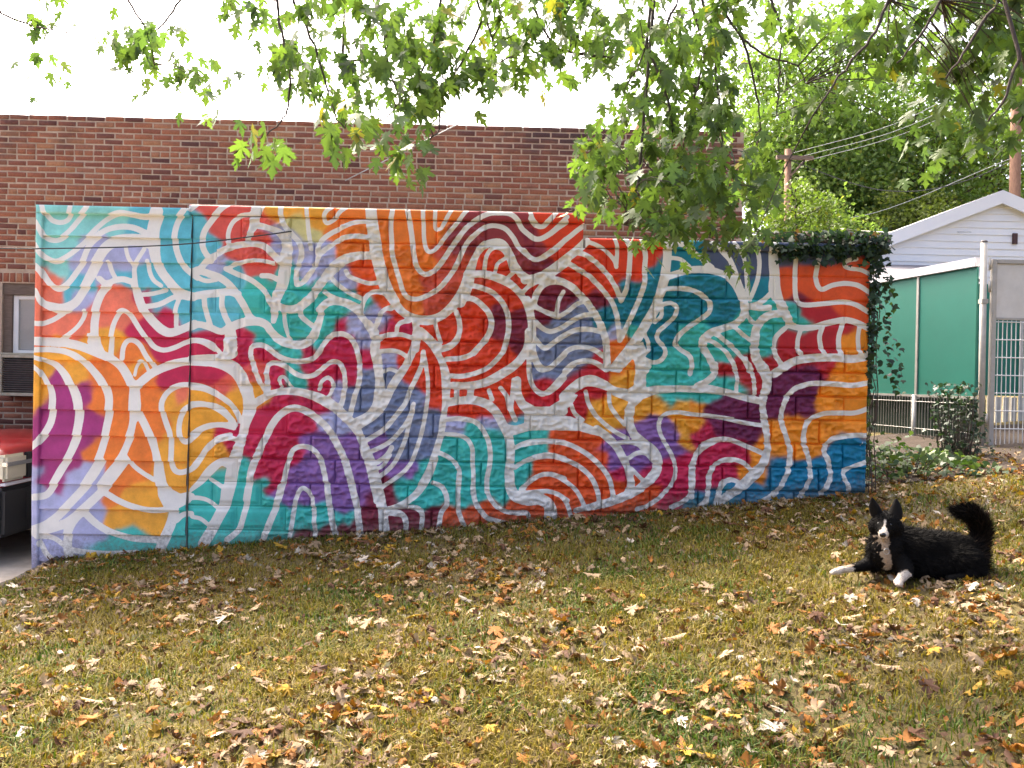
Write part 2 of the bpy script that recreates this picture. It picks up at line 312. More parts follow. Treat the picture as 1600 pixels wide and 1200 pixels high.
3149,1399,26 3051,1365,26 2908,1362,26 2766,1354,26 2668,1309,26 2614,1242,26 2605,1144,26 2618,1057,26 2653,959,26 2667,839,26 2636,729,26 2578,630,26
3165,1176,26 3022,1173,26 2891,1154,26 2815,1115,26 2783,1038,26 2818,951,26 2842,853,26 2822,765,26 2764,672,26
3111,1153,8 3099,1071,8
3159,955,24 3039,911,24 2963,877,24 2953,822,24 2987,757,24 3000,681,24
1923,1299,23 2088,1265,23 2252,1244,23
1663,626,25 1667,713,25 1669,866,25 1689,986,25 1752,1074,25 1850,1114,25 1959,1121,25 2058,1090,25 2158,1049,25 2263,1005,25
1779,573,25 1804,715,25 1812,825,25 1854,902,25 1941,947,25 2029,948,25 2106,917,25 2173,853,25
1867,564,24 1903,684,24 1934,750,24 1999,779,24 2077,747,24
"""
PATCHES = """
-3442,1917 -3341,1919 -3324,1833 -3269,1738 -3365,1757 -3451,1831
-2858,691 -2765,692 -2717,619 -2649,586 -2556,608 -2554,507 -2661,458 -2781,463 -2836,556
155,1208 273,1243 343,1299 560,1303 563,1162 432,1170 269,1156 162,1122 75,1120 51,1228
1222,1945 1267,1837 1236,1782 1313,1730 1260,1653 1173,1662 1138,1781 1031,1659 966,1669 1029,1778
221,1427 320,1374 439,1376 525,1432 589,1499 687,1479 650,1413 613,1369 527,1302 625,1293 724,1251 845,1199 944,1147 879,1118 693,1164 497,1166 345,1163 226,1177
1156,1672 1259,1696 1262,1555 1317,1567 1535,1576 1677,1573 1796,1587 1972,1546 1974,1481 1754,1504 1536,1511 1340,1486 1232,1445 1168,1379 1159,1281 1083,1280 1070,1356 1102,1421 992,1463 937,1494 1078,1519 1142,1563
"""
PAINT = {
 'Q': ((142, 214, 206), '-3660,2931 -3552,2848 -3783,2607 -3655,2610 -3446,2850 -3233,2855 -3705,2426 -3819,2874 -3852,2970 -3858,2680 -3856,2520 -3764,2768'),
 'K': ((98, 190, 206), '-3019,2784 -2783,2736 -2780,2521 -2645,2739 -2642,2578 -2713,2372 -2991,2388 -3141,2406 -2863,2391 -3607,2235 -2892,2207 -2645,2116 -2710,2179 -3523,2355 -2549,2795 -2440,2668 -2525,2591 -2266,2468 -2211,2404 -2520,2333 -2228,2156 -2517,2140 -2388,2078 -2537,2075 181,1241'),
 'L': ((176, 178, 214), '-3379,2637 -3504,2484 -3165,2588 -3291,2467 -3048,2601 -3142,2492 -3543,2215 -3487,712 -3349,758 -3413,778 -3849,727 -3571,625 -3413,735 -3519,693 -3689,488 -3450,573 -3331,615 -3780,366 -3594,422 -3354,413 -3406,277 -3711,232 -3324,198 -3762,70 -3643,139 -3844,620 -3854,405 -2374,2530 -1907,2777 -1863,2702 -1778,2769 -1625,2600 -1561,2655 -1623,2481 -1463,2550 -1364,2444 -1321,2423 -1266,2360 -1454,2658 -1058,2170 -1185,2070 -1238,2015 -1129,1931 -970,2064 -1336,1473 -1386,1245 -1331,1203 -1450,1212 -938,2097 -910,1773 -909,1708 -1117,1877 -327,1200 -371,1221 -90,1237 -24,1205 970,2005'),
 'C': ((238, 122, 92), '-3736,2351 -3702,2223 -3843,2370 -3850,2177 -3752,2029 -3560,1968 -3202,2233 -3285,2081 -3222,2136 -3156,2030 -3050,2086 -3846,1909 -2676,1416'),
 'M': ((198, 32, 76), '-3027,1957 -2942,1981 -2790,1833 -2956,2195 -2762,2070 -2682,1792 -2763,1500 -2701,1598 -2518,1580 -2789,1801 -2522,1785 -2662,1825 -1303,2024 -1343,1873 -1279,1874 -1589,1814 -1396,1807 -2117,1922 -2148,1835 -2469,1829 -2341,1863 -905,2043 -2468,1786 -2412,1593 -2508,1613 -2125,1728 -2126,1792 -1986,1752 -1876,1625 -1886,1549 -1608,1662 -1395,1785 -1310,1819 -1501,1686 -1552,1545 -1232,1691 -1230,1572 -1104,1748 -1393,1634 -1444,1503 -1463,1341 -1582,1371 -1818,1356 -1902,1268 -1976,1170 -1814,1151 -1654,1197 -1568,1177 -2069,1006 -1812,1000 -1896,891 -1981,867 -1861,762 -1770,1066 -1703,916 -2241,1003 -2296,1088 -1915,782 -1979,759 -1860,697 -1891,631 -894,2065 -775,2014 -1115,1780 -1082,1716 1255,826 1462,873 1430,796 1581,929 1583,788 1761,1183 1696,1138 1819,1010 1734,899 1738,736 1928,1045 1607,701 1444,644 1932,848 1856,825 1332,784 1554,613 1048,811 1783,1194 1718,1150 1819,1021 1928,1023 2039,992 2116,961 1746,878 1987,828 1932,859 1748,736 1879,760 2070,1058'),
 'Y': ((246, 170, 52), '-3196,1868 -3281,1845 -3695,1740 -3450,1745 -3512,1625 -3586,1570 -3778,1610 -3000,1635 -2589,1288 -2566,1202 -2729,1393 -2701,963 -2624,856 -2775,897 -2793,724 -3856,1479 -3853,1318 -2515,1397 -2984,608 -3063,552 -3087,390 -2953,339 -2845,313 -3194,375 -2638,694 -2692,747 -1910,2949 -1782,2984 -1567,2978 -1522,2871 -2013,1471 -2472,1387 -2248,1402 -2480,1225 -2457,1096 -2352,1249 -2477,988 -2305,970 -2495,805 -1991,1418 1096,1704 1119,1628 1033,1583 993,1398 1069,1410 1018,1257 842,1319 822,1253 932,1201 1222,1413 1287,1392 1374,1405 1593,1398 1213,1315 1597,1202 1684,1236 1588,1093 1519,1288 1702,1378 862,1406'),
 'O': ((240, 126, 44), '-3088,1795 -3363,1650 -3277,1609 -3158,1471 -3166,1320 -3164,1170 -3359,1381 -3358,1317 -3055,1731 -2979,1604 -2890,1412 -2931,1282 -2885,1132 -3011,989 -3139,987 -3204,1029 -3363,951 -3008,763 -3211,760 -3202,878 -3383,886 -3198,631 -3026,742 -3223,550 -2962,931 -3145,699 -1255,2985 -1362,2929 -1413,2798 -1274,2823 -1250,2705 -1336,2671 -986,2959 -973,2830 -959,2647 -845,2940 -852,2725 -827,2509 -715,2889 -701,2695 -597,2946 -501,3002 -594,2784 -888,2324 -855,2260 -792,2370 -727,2360 -735,2198 -590,2568 1005,1897 985,1810 1069,1942 1117,1737 1052,1703'),
 'P': ((166, 52, 120), '-3681,1536 -3626,1398 -3623,1226 -3792,1158 -3778,911 -3630,1000 -3399,1198 -3376,1123 -3449,1014 -3681,838 -3574,818 -3434,1380 -3521,841 -3794,1266 -3849,1050 -3846,856 -3693,757 -3785,675 -3638,650'),
 'T': ((66, 190, 178), '-3150,174 -3283,131 -2950,150 -3018,230 -2657,262 -2629,182 -2618,317 -1772,2414 -1791,2262 -2028,2365 -2069,2257 -1982,2194 -2100,2159 -1575,2191 -1606,2137 -2002,2107 -1829,2025 -1722,2048 -1657,1985 -1881,1916 -2065,1988 -1490,2279 -1372,2304 -1242,2252 -1348,2131 -1464,2021 -1422,2065 -1978,1914 -1727,2328 -1547,1868 -1102,2212 -1718,1779 -1683,1628 -1660,1543 -2109,800 -2129,692 -2137,541 -1957,695 -1987,565 -2038,434 -2252,399 -2304,268 -2489,449 -2487,341 -2395,623 -2448,579 -2166,378 -1889,523 -1802,417 -1587,453 -1607,355 -1778,287 -1458,444 -1317,403 -1241,393 -1641,441 -1478,357 -23,1140 -197,1159 -130,1052 -368,1047 -302,1005 -410,982 -246,898 -429,840 -406,754 -255,789 -138,900 -135,769 1,1010 4,848 -623,837 -644,761 216,1123 346,1136 230,960 293,1037 370,1017 211,819 201,743 275,852 -750,694 -814,628 -750,651 -565,610 -510,568 -470,720 -372,679 -359,570 -618,544 -250,551 -242,681 -121,596 7,685 53,588 -233,789 -79,640 1122,2008 1581,1963 1475,1820 1509,1755 1748,1803 1613,2018 1721,2064 1919,2003 1532,1690 1336,1708 1315,1621 1479,1613 1697,1639 1428,1460 1591,1474 1755,1477 346,1114 348,1006 305,983 265,831 400,1137 2290,2043 2270,1944 2483,2232 2485,2145 2573,2125 2093,2071 2052,1918 1912,1828 1749,1792 1833,1957 2092,2115 1681,1911 2272,1868 2072,2006 2155,2203 2296,2260 1728,1716 1916,1611 1700,1476 1842,1490 1773,1673 2037,1580'),
 'W': ((226, 92, 80), '-2381,2971 -2221,2974 -2347,2821 -2196,2803 -2215,2609 -2107,2600 -1949,2733 -1973,2894 -2132,2783 -2073,2472 -1988,2495 -2017,1697 -1983,1569 -2069,1621 -2302,1455'),
 'G': ((214, 206, 140), '-1758,2888 -1683,2846 -1563,2774'),
 'A': ((232, 88, 34), '-1182,2480 -1085,2493 -1136,2319 -1016,2257 -983,2214 487,1128 522,1020 384,854 514,857 353,767 552,1140 -400,461 -377,375 -205,464 -237,399 -22,511 -76,510 -127,357 197,406 141,514 271,527 359,474 532,477 438,844 332,712 463,693 552,607 352,843 672,1120 836,1101 674,1022 566,977 915,951 514,867 678,805 384,854 767,709 517,715 852,808 941,733 574,553 638,641 845,612 408,735 358,495 566,455 1051,692 1191,749 1281,652 1173,563 924,472 1335,675 1011,495 2433,2524 2458,2405 2597,2561 2611,2408 2827,2566 3078,2647 2829,2500 3092,2506 2996,2373 2832,2359 3052,2330 3021,2221 3088,2179 2889,2262 2723,2324 2423,2470'),
 'R': ((226, 66, 32), '-907,2162 -912,1870 311,2966 364,2978 399,2871 463,2937 487,2819 423,2774 468,2656 -170,2599 -40,2623 -71,2547 37,2539 -25,2364 107,2259 -110,2287 -172,2166 -430,2053 -406,1945 -237,2143 -233,1949 -213,2036 -429,1988 -580,1996 -873,2087 -858,1871 -643,1876 -578,1866 158,2433 -912,1881 -836,1861 -642,1865 -577,1834 -543,1737 -519,1597 -526,1434 -662,1756 -703,1658 -746,1614 -339,1838 -264,1872 -157,1918 -48,1877 -100,1767 -207,1711 -315,1676 62,1792 117,1771 10,1683 -313,1590 -375,1459 -289,1471 -148,1463 14,1466 47,1423 -308,1330 -200,1321 -373,1318 -91,1291 89,1543 125,1338 -802,1732 -614,1519 217,1633 230,1524 158,1306 615,2908 639,2811 835,2783 1009,2776 879,2741 815,2685 948,2547 1035,2549 1153,2660 1145,2497 1281,2771 1273,2630 907,2460 646,2465 756,2402 865,2361 931,2330 602,2496 675,2617 1162,2769 279,2360'),
 'S': ((122, 134, 166), '-1122,1531 -1076,1392 -1069,1608 -1249,1421 -1183,1325 -1008,1187 -871,1374 -1083,1164 -875,1590 523,2094 373,1993 503,1985 387,1798 354,1830 439,1930 336,1646 445,1637 538,1877 -907,1589 -808,1505 -850,1428 -742,1430 -667,1453 -1112,1607 -1110,1477 -1108,1359 -912,1265 -849,1342 -1029,1165 -975,1188 -664,1280 -534,1239 -543,1152 -562,1022 -789,1051 -716,1160 -587,1217 -681,1053 -734,976 -877,1103 -845,1125 -820,974 -647,934 -606,1054 684,2184 630,2161 544,2105 675,2075 492,1996 395,1972 548,1899 787,1936 387,1798 551,1758 441,1821 691,1815 830,1916 767,1806 445,1637 532,1617 336,1656'),
 'V': ((142, 100, 166), '-1544,1048 -1435,985 -1241,988 -1490,1071 -1594,831 -1528,767 -1324,814 -1377,727 -1163,828 -1269,718 -1668,765 -1015,1014 -1610,550 -1740,569 -1859,600 -1482,606 -1299,620 -1319,511 -1592,723 -1117,644 -1104,558 -1275,469 -1140,774 -1005,1036 -995,1069 -992,928 -839,801 -904,821 -730,781 -688,825 -1153,882 1236,1228 1301,1251 1325,1154 1443,1232 1489,1124 1415,1025 1502,1048 1020,1137 1164,1031 980,973 1003,909 1221,923 946,1016 1535,1027 1211,869'),
 'D': ((128, 34, 58), '-1050,559 -1047,397 -1262,317 -1423,282 -1584,258 -1176,340 -1092,472 -900,583 -879,627 -1003,343 14,2040 -17,1975 2,2127 165,2097 167,1989 147,1902 279,2349 377,2329 411,2243 496,2375 359,2123 168,1903 181,1827 -945,712 -910,583 -922,648 -1059,450 -1083,558 -831,368 -691,424 -551,426 -508,460 -1047,375 227,2802 272,2728 262,2662 308,2544 405,2557 276,2511 845,2285 889,2275 822,2328 378,2275 431,2341 573,2279 520,2224 412,2189 348,2134 232,1990 2536,2309'),
 'B': ((202, 78, 54), '-506,2646 -587,2385 -491,2462 -541,2213 -435,2312 -418,2572 -341,2509 -299,2575 -218,2295 -166,2426'),
 'E': ((152, 56, 62), '-346,2757 -271,2791 -226,2706 -122,2924 -55,2839 -163,2837 19,2927 -355,2681 96,2864 163,2768 176,2617 232,2554 319,2545 75,2810 148,2974 203,2942 260,2760 315,2718'),
 'X': ((202, 34, 48), '360,1538 425,1561 512,1541 286,1428 384,1386 514,1410 844,1786 403,1538 373,1408 503,1443 588,1553 688,1403 690,1327 839,1482 592,1325 824,1677 868,1656'),
 'U': ((22, 128, 148), '1115,2399 1159,2378 1139,2280 1053,2224 912,2178 976,2244 914,2080 892,2112 1065,2159 1308,2522 1257,2337 1216,2238 1152,2139 1351,2556 1510,2787 1534,2690 1622,2648 1514,2592 1674,2780 1604,2453 1735,2455 1574,2322 1901,2350 1652,2258 1577,2180 1435,2178 1462,2450 1850,2186 1264,2033 1307,2055 1450,1961 1417,2014 1322,1838 1244,1902 1796,2131 1718,638 1664,582 1827,618 1935,696 1971,576 1684,2780 1687,2639 1789,2456 1900,2394 1989,2298 1691,2476 1848,2284 1958,2221 1673,2291 2195,2400 2240,2357 2237,2466'),
 'N': ((78, 88, 116), '1817,2696 1862,2643 1784,2728 1929,2590 1892,2752 2091,2680 2417,2763 2420,2644 2606,2659 2604,2724 2824,2685 2933,2742 3065,2734 2233,2662 2050,2527 2236,2542 2111,2735 1807,2674 2823,2772 2126,2572'),
 'H': ((112, 30, 76), '1866,1414 1953,1426 1779,1369 1935,1230 1869,1240 1844,1381 1920,1415 2085,1396 2174,1332 2409,1598 2474,1632 2572,1678 2345,1521 2349,1357 2522,1470 2578,1405 2630,1515 2682,1658 1869,1261 2034,1199 2177,1158 2122,1201 2502,1360 2325,1444'),
 'F': ((184, 32, 42), '2614,2256 2616,2180 2725,2193 2835,2206 2467,1981 2447,1893 2642,1973 2655,1886 2816,2042 2819,1911 2969,2078 2055,1755 2295,1792 1903,1719 2536,1819 2132,1756 2405,1816 1936,1698 2078,1744 2080,1614 2211,1638 2307,1771 2790,1736'),
 'I': ((250, 150, 36), '2983,1947 2974,1882 3115,1950 3015,1992 3021,1730 3011,1664 2901,1673 3058,1534 2851,1454 3017,1435 2795,1497 2833,1279 3020,1282 2703,1211 2693,1145 2505,1229 2351,1227 2376,1107 2540,1121 2422,1010 2695,1058 3054,1239 1669,1399 1713,1389 1673,1225 2203,984 2266,1094 2204,940 2096,840 2251,799 2792,1147 2564,1034 2514,1295'),
 'J': ((8, 124, 160), '2423,944 2404,835 2317,779 2578,892 2558,783 2517,673 2742,917 2734,786 2703,698 2893,1062 3023,1119 3080,1032 2917,953 2899,789 2889,723 3084,846 3075,759 2340,724 2209,700 1728,649 1827,629 1990,719 2122,666 2429,660'),
}
LEAF_SPRAYS = [(-3.50,-1.04,4.04,0.23,0.23,15), (-3.09,-1.04,3.99,0.18,0.09,8), (-2.38,-1.44,3.82,0.34,0.22,49), (-2.33,-1.44,3.63,0.30,0.11,22), (-2.04,-1.44,3.66,0.09,0.17,8), (-1.56,-1.84,3.80,0.12,0.12,15), (-1.82,-1.54,3.96,0.08,0.11,6), (-1.14,-2.04,3.57,0.23,0.23,60), (-1.21,-2.04,3.30,0.10,0.12,12), (-1.04,-2.04,3.38,0.08,0.15,12), (-1.39,-1.94,3.45,0.06,0.24,8), (-0.80,-2.24,3.66,0.18,0.11,30), (-0.58,-2.24,3.54,0.22,0.18,60), (-0.34,-2.04,3.74,0.15,0.15,40), (-0.65,-2.24,3.32,0.15,0.15,30), (-0.55,-2.14,3.17,0.15,0.13,28), (-0.83,-2.24,3.19,0.11,0.11,18), (-0.37,-2.04,3.25,0.07,0.17,16), (-0.34,-2.04,3.51,0.12,0.15,25), (-1.06,-3.44,2.62,0.08,0.06,14), (-0.69,-3.34,2.68,0.08,0.03,12), (-0.47,-2.84,2.74,0.12,0.08,22), (0.01,-2.04,3.75,0.23,0.13,50), (0.17,-1.84,3.60,0.24,0.16,50), (-0.06,-2.04,3.37,0.12,0.15,20), (-0.16,-2.04,3.23,0.06,0.08,7), (0.37,-1.84,3.81,0.24,0.18,60), (0.45,-1.84,3.53,0.20,0.12,35), (0.69,-1.84,3.86,0.24,0.16,60), (0.89,-1.84,3.62,0.24,0.20,70), (1.17,-1.84,3.83,0.28,0.18,70), (1.33,-1.84,3.55,0.20,0.24,60), (0.89,-1.64,3.33,0.25,0.21,60), (1.18,-1.84,3.23,0.28,0.28,90), (0.74,-1.84,3.06,0.20,0.14,45), (0.58,-1.84,2.94,0.14,0.08,22), (1.11,-1.84,2.91,0.36,0.20,110), (0.68,-2.04,2.70,0.19,0.12,40), (1.03,-2.04,2.63,0.31,0.15,80), (1.43,-1.84,2.84,0.20,0.24,60), (0.76,-2.04,2.52,0.12,0.10,16), (1.26,-2.04,2.48,0.12,0.10,18), (0.95,-2.04,2.46,0.10,0.08,10), (1.36,-2.24,2.33,0.09,0.07,12), (1.55,-1.84,2.64,0.10,0.20,25), (1.69,-1.64,3.14,0.08,0.25,25), (1.74,-1.44,3.93,0.13,0.26,25), (1.88,-1.44,3.50,0.06,0.22,8), (1.89,-2.24,3.75,0.22,0.09,26), (2.22,-2.34,3.70,0.25,0.14,60), (2.48,-2.54,3.59,0.28,0.17,110), (2.61,-2.74,3.29,0.17,0.20,80), (2.43,-2.44,3.40,0.21,0.14,55), (2.20,-2.24,3.50,0.18,0.11,22), (2.53,-2.74,3.00,0.17,0.10,40), (1.90,-2.14,3.46,0.11,0.19,16), (1.85,-2.04,3.19,0.10,0.12,10), (2.51,-2.44,3.17,0.11,0.07,10), (2.50,-2.04,3.10,0.15,0.05,6), (2.77,-2.04,2.98,0.12,0.06,6)]
TWIGS = [[(-0.76,-2.04,3.85),(-0.72,-2.04,3.69),(-0.70,-2.04,3.50),(-0.64,-2.04,3.32),(-0.56,-2.04,3.17)],
 [(-0.38,-2.04,3.86),(-0.41,-2.04,3.63),(-0.49,-2.04,3.43),(-0.62,-2.04,3.24),(-0.71,-2.04,3.12)],
 [(-0.96,-2.04,3.49),(-0.75,-2.04,3.47),(-0.70,-2.04,3.45)],
 [(-1.36,-2.04,3.83),(-1.33,-2.04,3.64),(-1.28,-2.04,3.41),(-1.28,-2.04,3.22),(-1.32,-2.04,3.11),(-1.41,-2.04,3.03)],
 [(-1.26,-2.04,3.83),(-1.18,-2.04,3.66),(-1.12,-2.04,3.53),(-1.06,-2.04,3.34),(-1.00,-2.04,3.15),(-0.94,-2.04,3.08)],
 [(-0.11,-2.04,3.86),(-0.18,-2.04,3.63),(-0.37,-2.04,3.28),(-0.38,-2.04,3.09),(-0.48,-2.04,2.98)],
 [(0.16,-1.84,3.96),(0.25,-1.84,3.77),(0.37,-1.84,3.65),(0.69,-1.84,3.62)],
 [(0.27,-1.84,3.68),(0.45,-1.84,3.64),(0.67,-1.84,3.62)],
 [(1.08,-1.84,3.99),(1.01,-1.84,3.83),(0.89,-1.84,3.70),(0.83,-1.84,3.54)],
 [(1.37,-1.84,3.92),(1.49,-1.84,3.76),(1.65,-1.84,3.65),(1.82,-1.84,3.61),(1.90,-1.84,3.49)],
 [(1.49,-1.84,3.78),(1.55,-1.84,3.56),(1.60,-1.84,3.36),(1.62,-1.84,3.20)],
 [(1.67,-1.84,4.00),(1.73,-1.84,3.81),(1.73,-1.84,3.56),(1.72,-1.84,3.28)],
 [(1.16,-1.84,3.99),(1.25,-1.84,3.67),(1.20,-1.84,3.39),(1.14,-1.84,3.11),(1.11,-1.84,2.79)],
 [(0.89,-1.84,3.70),(1.02,-1.84,3.39),(1.06,-1.84,3.07),(0.87,-1.84,2.82),(0.71,-1.84,2.70)],
 [(1.29,-1.84,3.79),(1.34,-1.84,3.47),(1.38,-1.84,3.12),(1.35,-1.84,2.79),(1.31,-1.84,2.51)],
 [(1.95,-2.84,3.56),(1.86,-2.84,3.36),(1.70,-2.84,3.16),(1.57,-2.84,2.96)],
 [(2.11,-3.04,3.47),(2.02,-3.04,3.31),(1.90,-3.04,3.16)],
 [(2.19,-3.54,3.03),(2.13,-3.54,2.84),(2.06,-3.54,2.73)],
 [(2.15,-3.44,3.29),(2.04,-3.44,3.12),(1.93,-3.44,2.95)],
 [(0.83,-2.04,2.81),(0.76,-2.04,2.66),(0.74,-2.04,2.54)],
 [(-0.17,-2.04,3.86),(-0.07,-2.04,3.64),(-0.04,-2.04,3.37)],
 [(-2.51,-1.44,4.07),(-2.38,-1.44,3.86),(-2.33,-1.44,3.65)],
 [(-2.17,-1.44,4.08),(-2.29,-1.44,3.91),(-2.50,-1.44,3.73)],
 [(-3.59,-1.04,4.13),(-3.36,-1.04,4.05),(-3.05,-1.04,3.99)]]


# ------------------------------------------------------------------ helpers
def lin(c):
    c = np.asarray(c, float) / 255.0
    return np.where(c <= 0.04045, c / 12.92, ((c + 0.055) / 1.055) ** 2.4)

def tag(o, label=None, cat=None, group=None, kind=None):
    if label: o["label"] = label
    if cat: o["category"] = cat
    if group: o["group"] = group
    if kind: o["kind"] = kind
    return o

def empty(name, loc=(0, 0, 0)):
    o = bpy.data.objects.new(name, None)
    o.location = loc
    COL.objects.link(o)
    return o

def mesh_np(name, V, F, smooth=False):
    """V (n,3), F list/array of equal-length faces"""
    V = np.ascontiguousarray(V, np.float32)
    F = np.ascontiguousarray(F, np.int32)
    me = bpy.data.meshes.new(name)
    n, k = F.shape
    me.vertices.add(len(V)); me.vertices.foreach_set("co", V.ravel())
    me.loops.add(n * k); me.loops.foreach_set("vertex_index", F.ravel())
    me.polygons.add(n)
    me.polygons.foreach_set("loop_start", np.arange(0, n * k, k, dtype=np.int32))
    if smooth:
        me.polygons.foreach_set("use_smooth", np.ones(n, bool))
    me.update(calc_edges=True)
    return me

def color_attr(me, name, C):
    a = me.attributes.new(name, 'FLOAT_COLOR', 'POINT')
    c = np.ones((len(me.vertices), 4), np.float32); c[:, :3] = C
    a.data.foreach_set("color", c.ravel())

def float_attr(me, name, v):
    a = me.attributes.new(name, 'FLOAT', 'POINT')
    a.data.foreach_set("value", np.ascontiguousarray(v, np.float32))

def put(name, me, mat=None, parent=None, loc=None):
    o = bpy.data.objects.new(name, me)
    COL.objects.link(o)
    if mat is not None and len(me.materials) == 0:
        me.materials.append(mat)
    if parent is not None: o.parent = parent
    if loc is not None: o.location = loc
    return o

class MB:
    """collects boxes, tubes and quads into one mesh"""
    def __init__(s): s.v = []; s.f = []; s.sm = []
    def add(s, vs, fs, smooth=False):
        b = len(s.v); s.v += [tuple(v) for v in vs]
        s.f += [tuple(i + b for i in f) for f in fs]; s.sm += [smooth] * len(fs); return s
    def box(s, a, b, M=None):
        (x0, y0, z0), (x1, y1, z1) = a, b
        vs = [(x0, y0, z0), (x1, y0, z0), (x1, y1, z0), (x0, y1, z0), (x0, y0, z1), (x1, y0, z1), (x1, y1, z1), (x0, y1, z1)]
        if M is not None: vs = [M @ Vector(v) for v in vs]
        return s.add(vs, [(0, 3, 2, 1), (4, 5, 6, 7), (0, 1, 5, 4), (1, 2, 6, 5), (2, 3, 7, 6), (3, 0, 4, 7)])
    def tube(s, pts, r, n=8, cap=True):
        pts = [Vector(p) for p in pts]; m = len(pts)
        if not isinstance(r, (list, tuple)): r = [r] * m
        vs = []; fs = []
        up = Vector((0.31, 0.2, 0.93))
        for i, p in enumerate(pts):
            t = (pts[min(i + 1, m - 1)] - pts[max(i - 1, 0)]).normalized()
            a = t.cross(up)
            if a.length < 1e-3: a = t.cross(Vector((1, 0, 0)))
            a.normalize(); b = t.cross(a)
            for k in range(n):
                an = 2 * math.pi * k / n
                vs.append(p + (a * math.cos(an) + b * math.sin(an)) * r[i])
        for i in range(m - 1):
            for k in range(n):
                k2 = (k + 1) % n
                fs.append((i * n + k, i * n + k2, (i + 1) * n + k2, (i + 1) * n + k))
        if cap:
            fs.append(tuple(range(n - 1, -1, -1))); fs.append(tuple((m - 1) * n + k for k in range(n)))
        return s.add(vs, fs, True)
    def prism(s, poly, y0, y1):
        """poly in (x,z), extruded along y"""
        n = len(poly)
        vs = [(x, y0, z) for x, z in poly] + [(x, y1, z) for x, z in poly]
        fs = [tuple(range(n)), tuple(range(2 * n - 1, n - 1, -1))]
        fs += [(i, i + n, (i + 1) % n + n, (i + 1) % n) for i in range(n)]
        return s.add(vs, fs)
    def mesh(s, name, bevel=0.0):
        me = bpy.data.meshes.new(name)
        me.from_pydata(s.v, [], s.f)
        me.polygons.foreach_set("use_smooth", s.sm)
        me.update()
        bm = bmesh.new(); bm.from_mesh(me)
        bmesh.ops.recalc_face_normals(bm, faces=bm.faces)
        if bevel:
            bmesh.ops.bevel(bm, geom=[e for e in bm.edges if e.calc_face_angle(0) > 0.6], offset=bevel, segments=2, affect='EDGES', clamp_overlap=True)
        bm.to_mesh(me); bm.free()
        return me
    def build(s, name, mat, parent=None, bevel=0.0):
        return put(name, s.mesh(name, bevel), mat, parent)

def hash2(ix, iy, seed):
    h = (ix.astype(np.int64) * 374761393 + iy.astype(np.int64) * 668265263 + seed * 974711) & 0xFFFFFFFF
    h = ((h ^ (h >> 13)) * 1274126177) & 0xFFFFFFFF
    return ((h ^ (h >> 16)) & 0xFFFF) / 65535.0

def vnoise(x, y, seed=0):
    x = np.asarray(x, float); y = np.asarray(y, float)
    ix, iy = np.floor(x), np.floor(y); fx, fy = x - ix, y - iy
    fx = fx * fx * (3 - 2 * fx); fy = fy * fy * (3 - 2 * fy)
    a, b = hash2(ix, iy, seed), hash2(ix + 1, iy, seed)
    c, d = hash2(ix, iy + 1, seed), hash2(ix + 1, iy + 1, seed)
    return (a + (b - a) * fx) * (1 - fy) + (c + (d - c) * fx) * fy

def fbm(x, y, seed=0, o=4):
    s = 0; a = .5
    for i in range(o):
        s = s + a * vnoise(x * 2 ** i, y * 2 ** i, seed + i * 17); a *= .5
    return s

# ------------------------------------------------------------------ materials
def new_mat(name):
    m = bpy.data.materials.new(name); m.use_nodes = True
    nt = m.node_tree
    return m, nt, nt.nodes["Principled BSDF"]

def simple(name, c1, c2=None, rough=0.7, scale=8.0, metal=0.0, bump=0.0, bscale=60.0, spec=0.4, detail=6.0, stretch=None):
    m, nt, b = new_mat(name)
    b.inputs["Roughness"].default_value = rough
    b.inputs["Metallic"].default_value = metal
    b.inputs["Specular IOR Level"].default_value = spec
    tc = nt.nodes.new("ShaderNodeTexCoord")
    vec = tc.outputs["Object"]
    if stretch:
        mp = nt.nodes.new("ShaderNodeMapping"); mp.inputs["Scale"].default_value = stretch
        nt.links.new(vec, mp.inputs[0]); vec = mp.outputs[0]
    if c2 is None: c2 = tuple(x * .75 for x in c1)
    n = nt.nodes.new("ShaderNodeTexNoise"); n.inputs["Scale"].default_value = scale; n.inputs["Detail"].default_value = detail
    n.inputs["Roughness"].default_value = .65
    nt.links.new(vec, n.inputs["Vector"])
    r = nt.nodes.new("ShaderNodeValToRGB")
    r.color_ramp.elements[0].position = .32; r.color_ramp.elements[1].position = .68
    r.color_ramp.elements[0].color = (*c2, 1); r.color_ramp.elements[1].color = (*c1, 1)
    nt.links.new(n.outputs["Fac"], r.inputs[0]); nt.links.new(r.outputs[0], b.inputs["Base Color"])
    if bump:
        n2 = nt.nodes.new("ShaderNodeTexNoise"); n2.inputs["Scale"].default_value = bscale; n2.inputs["Detail"].default_value = 5
        nt.links.new(vec, n2.inputs["Vector"])
        bp = nt.nodes.new("ShaderNodeBump"); bp.inputs["Strength"].default_value = bump; bp.inputs["Distance"].default_value = .01
        nt.links.new(n2.outputs["Fac"], bp.inputs["Height"]); nt.links.new(bp.outputs[0], b.inputs["Normal"])
    return m

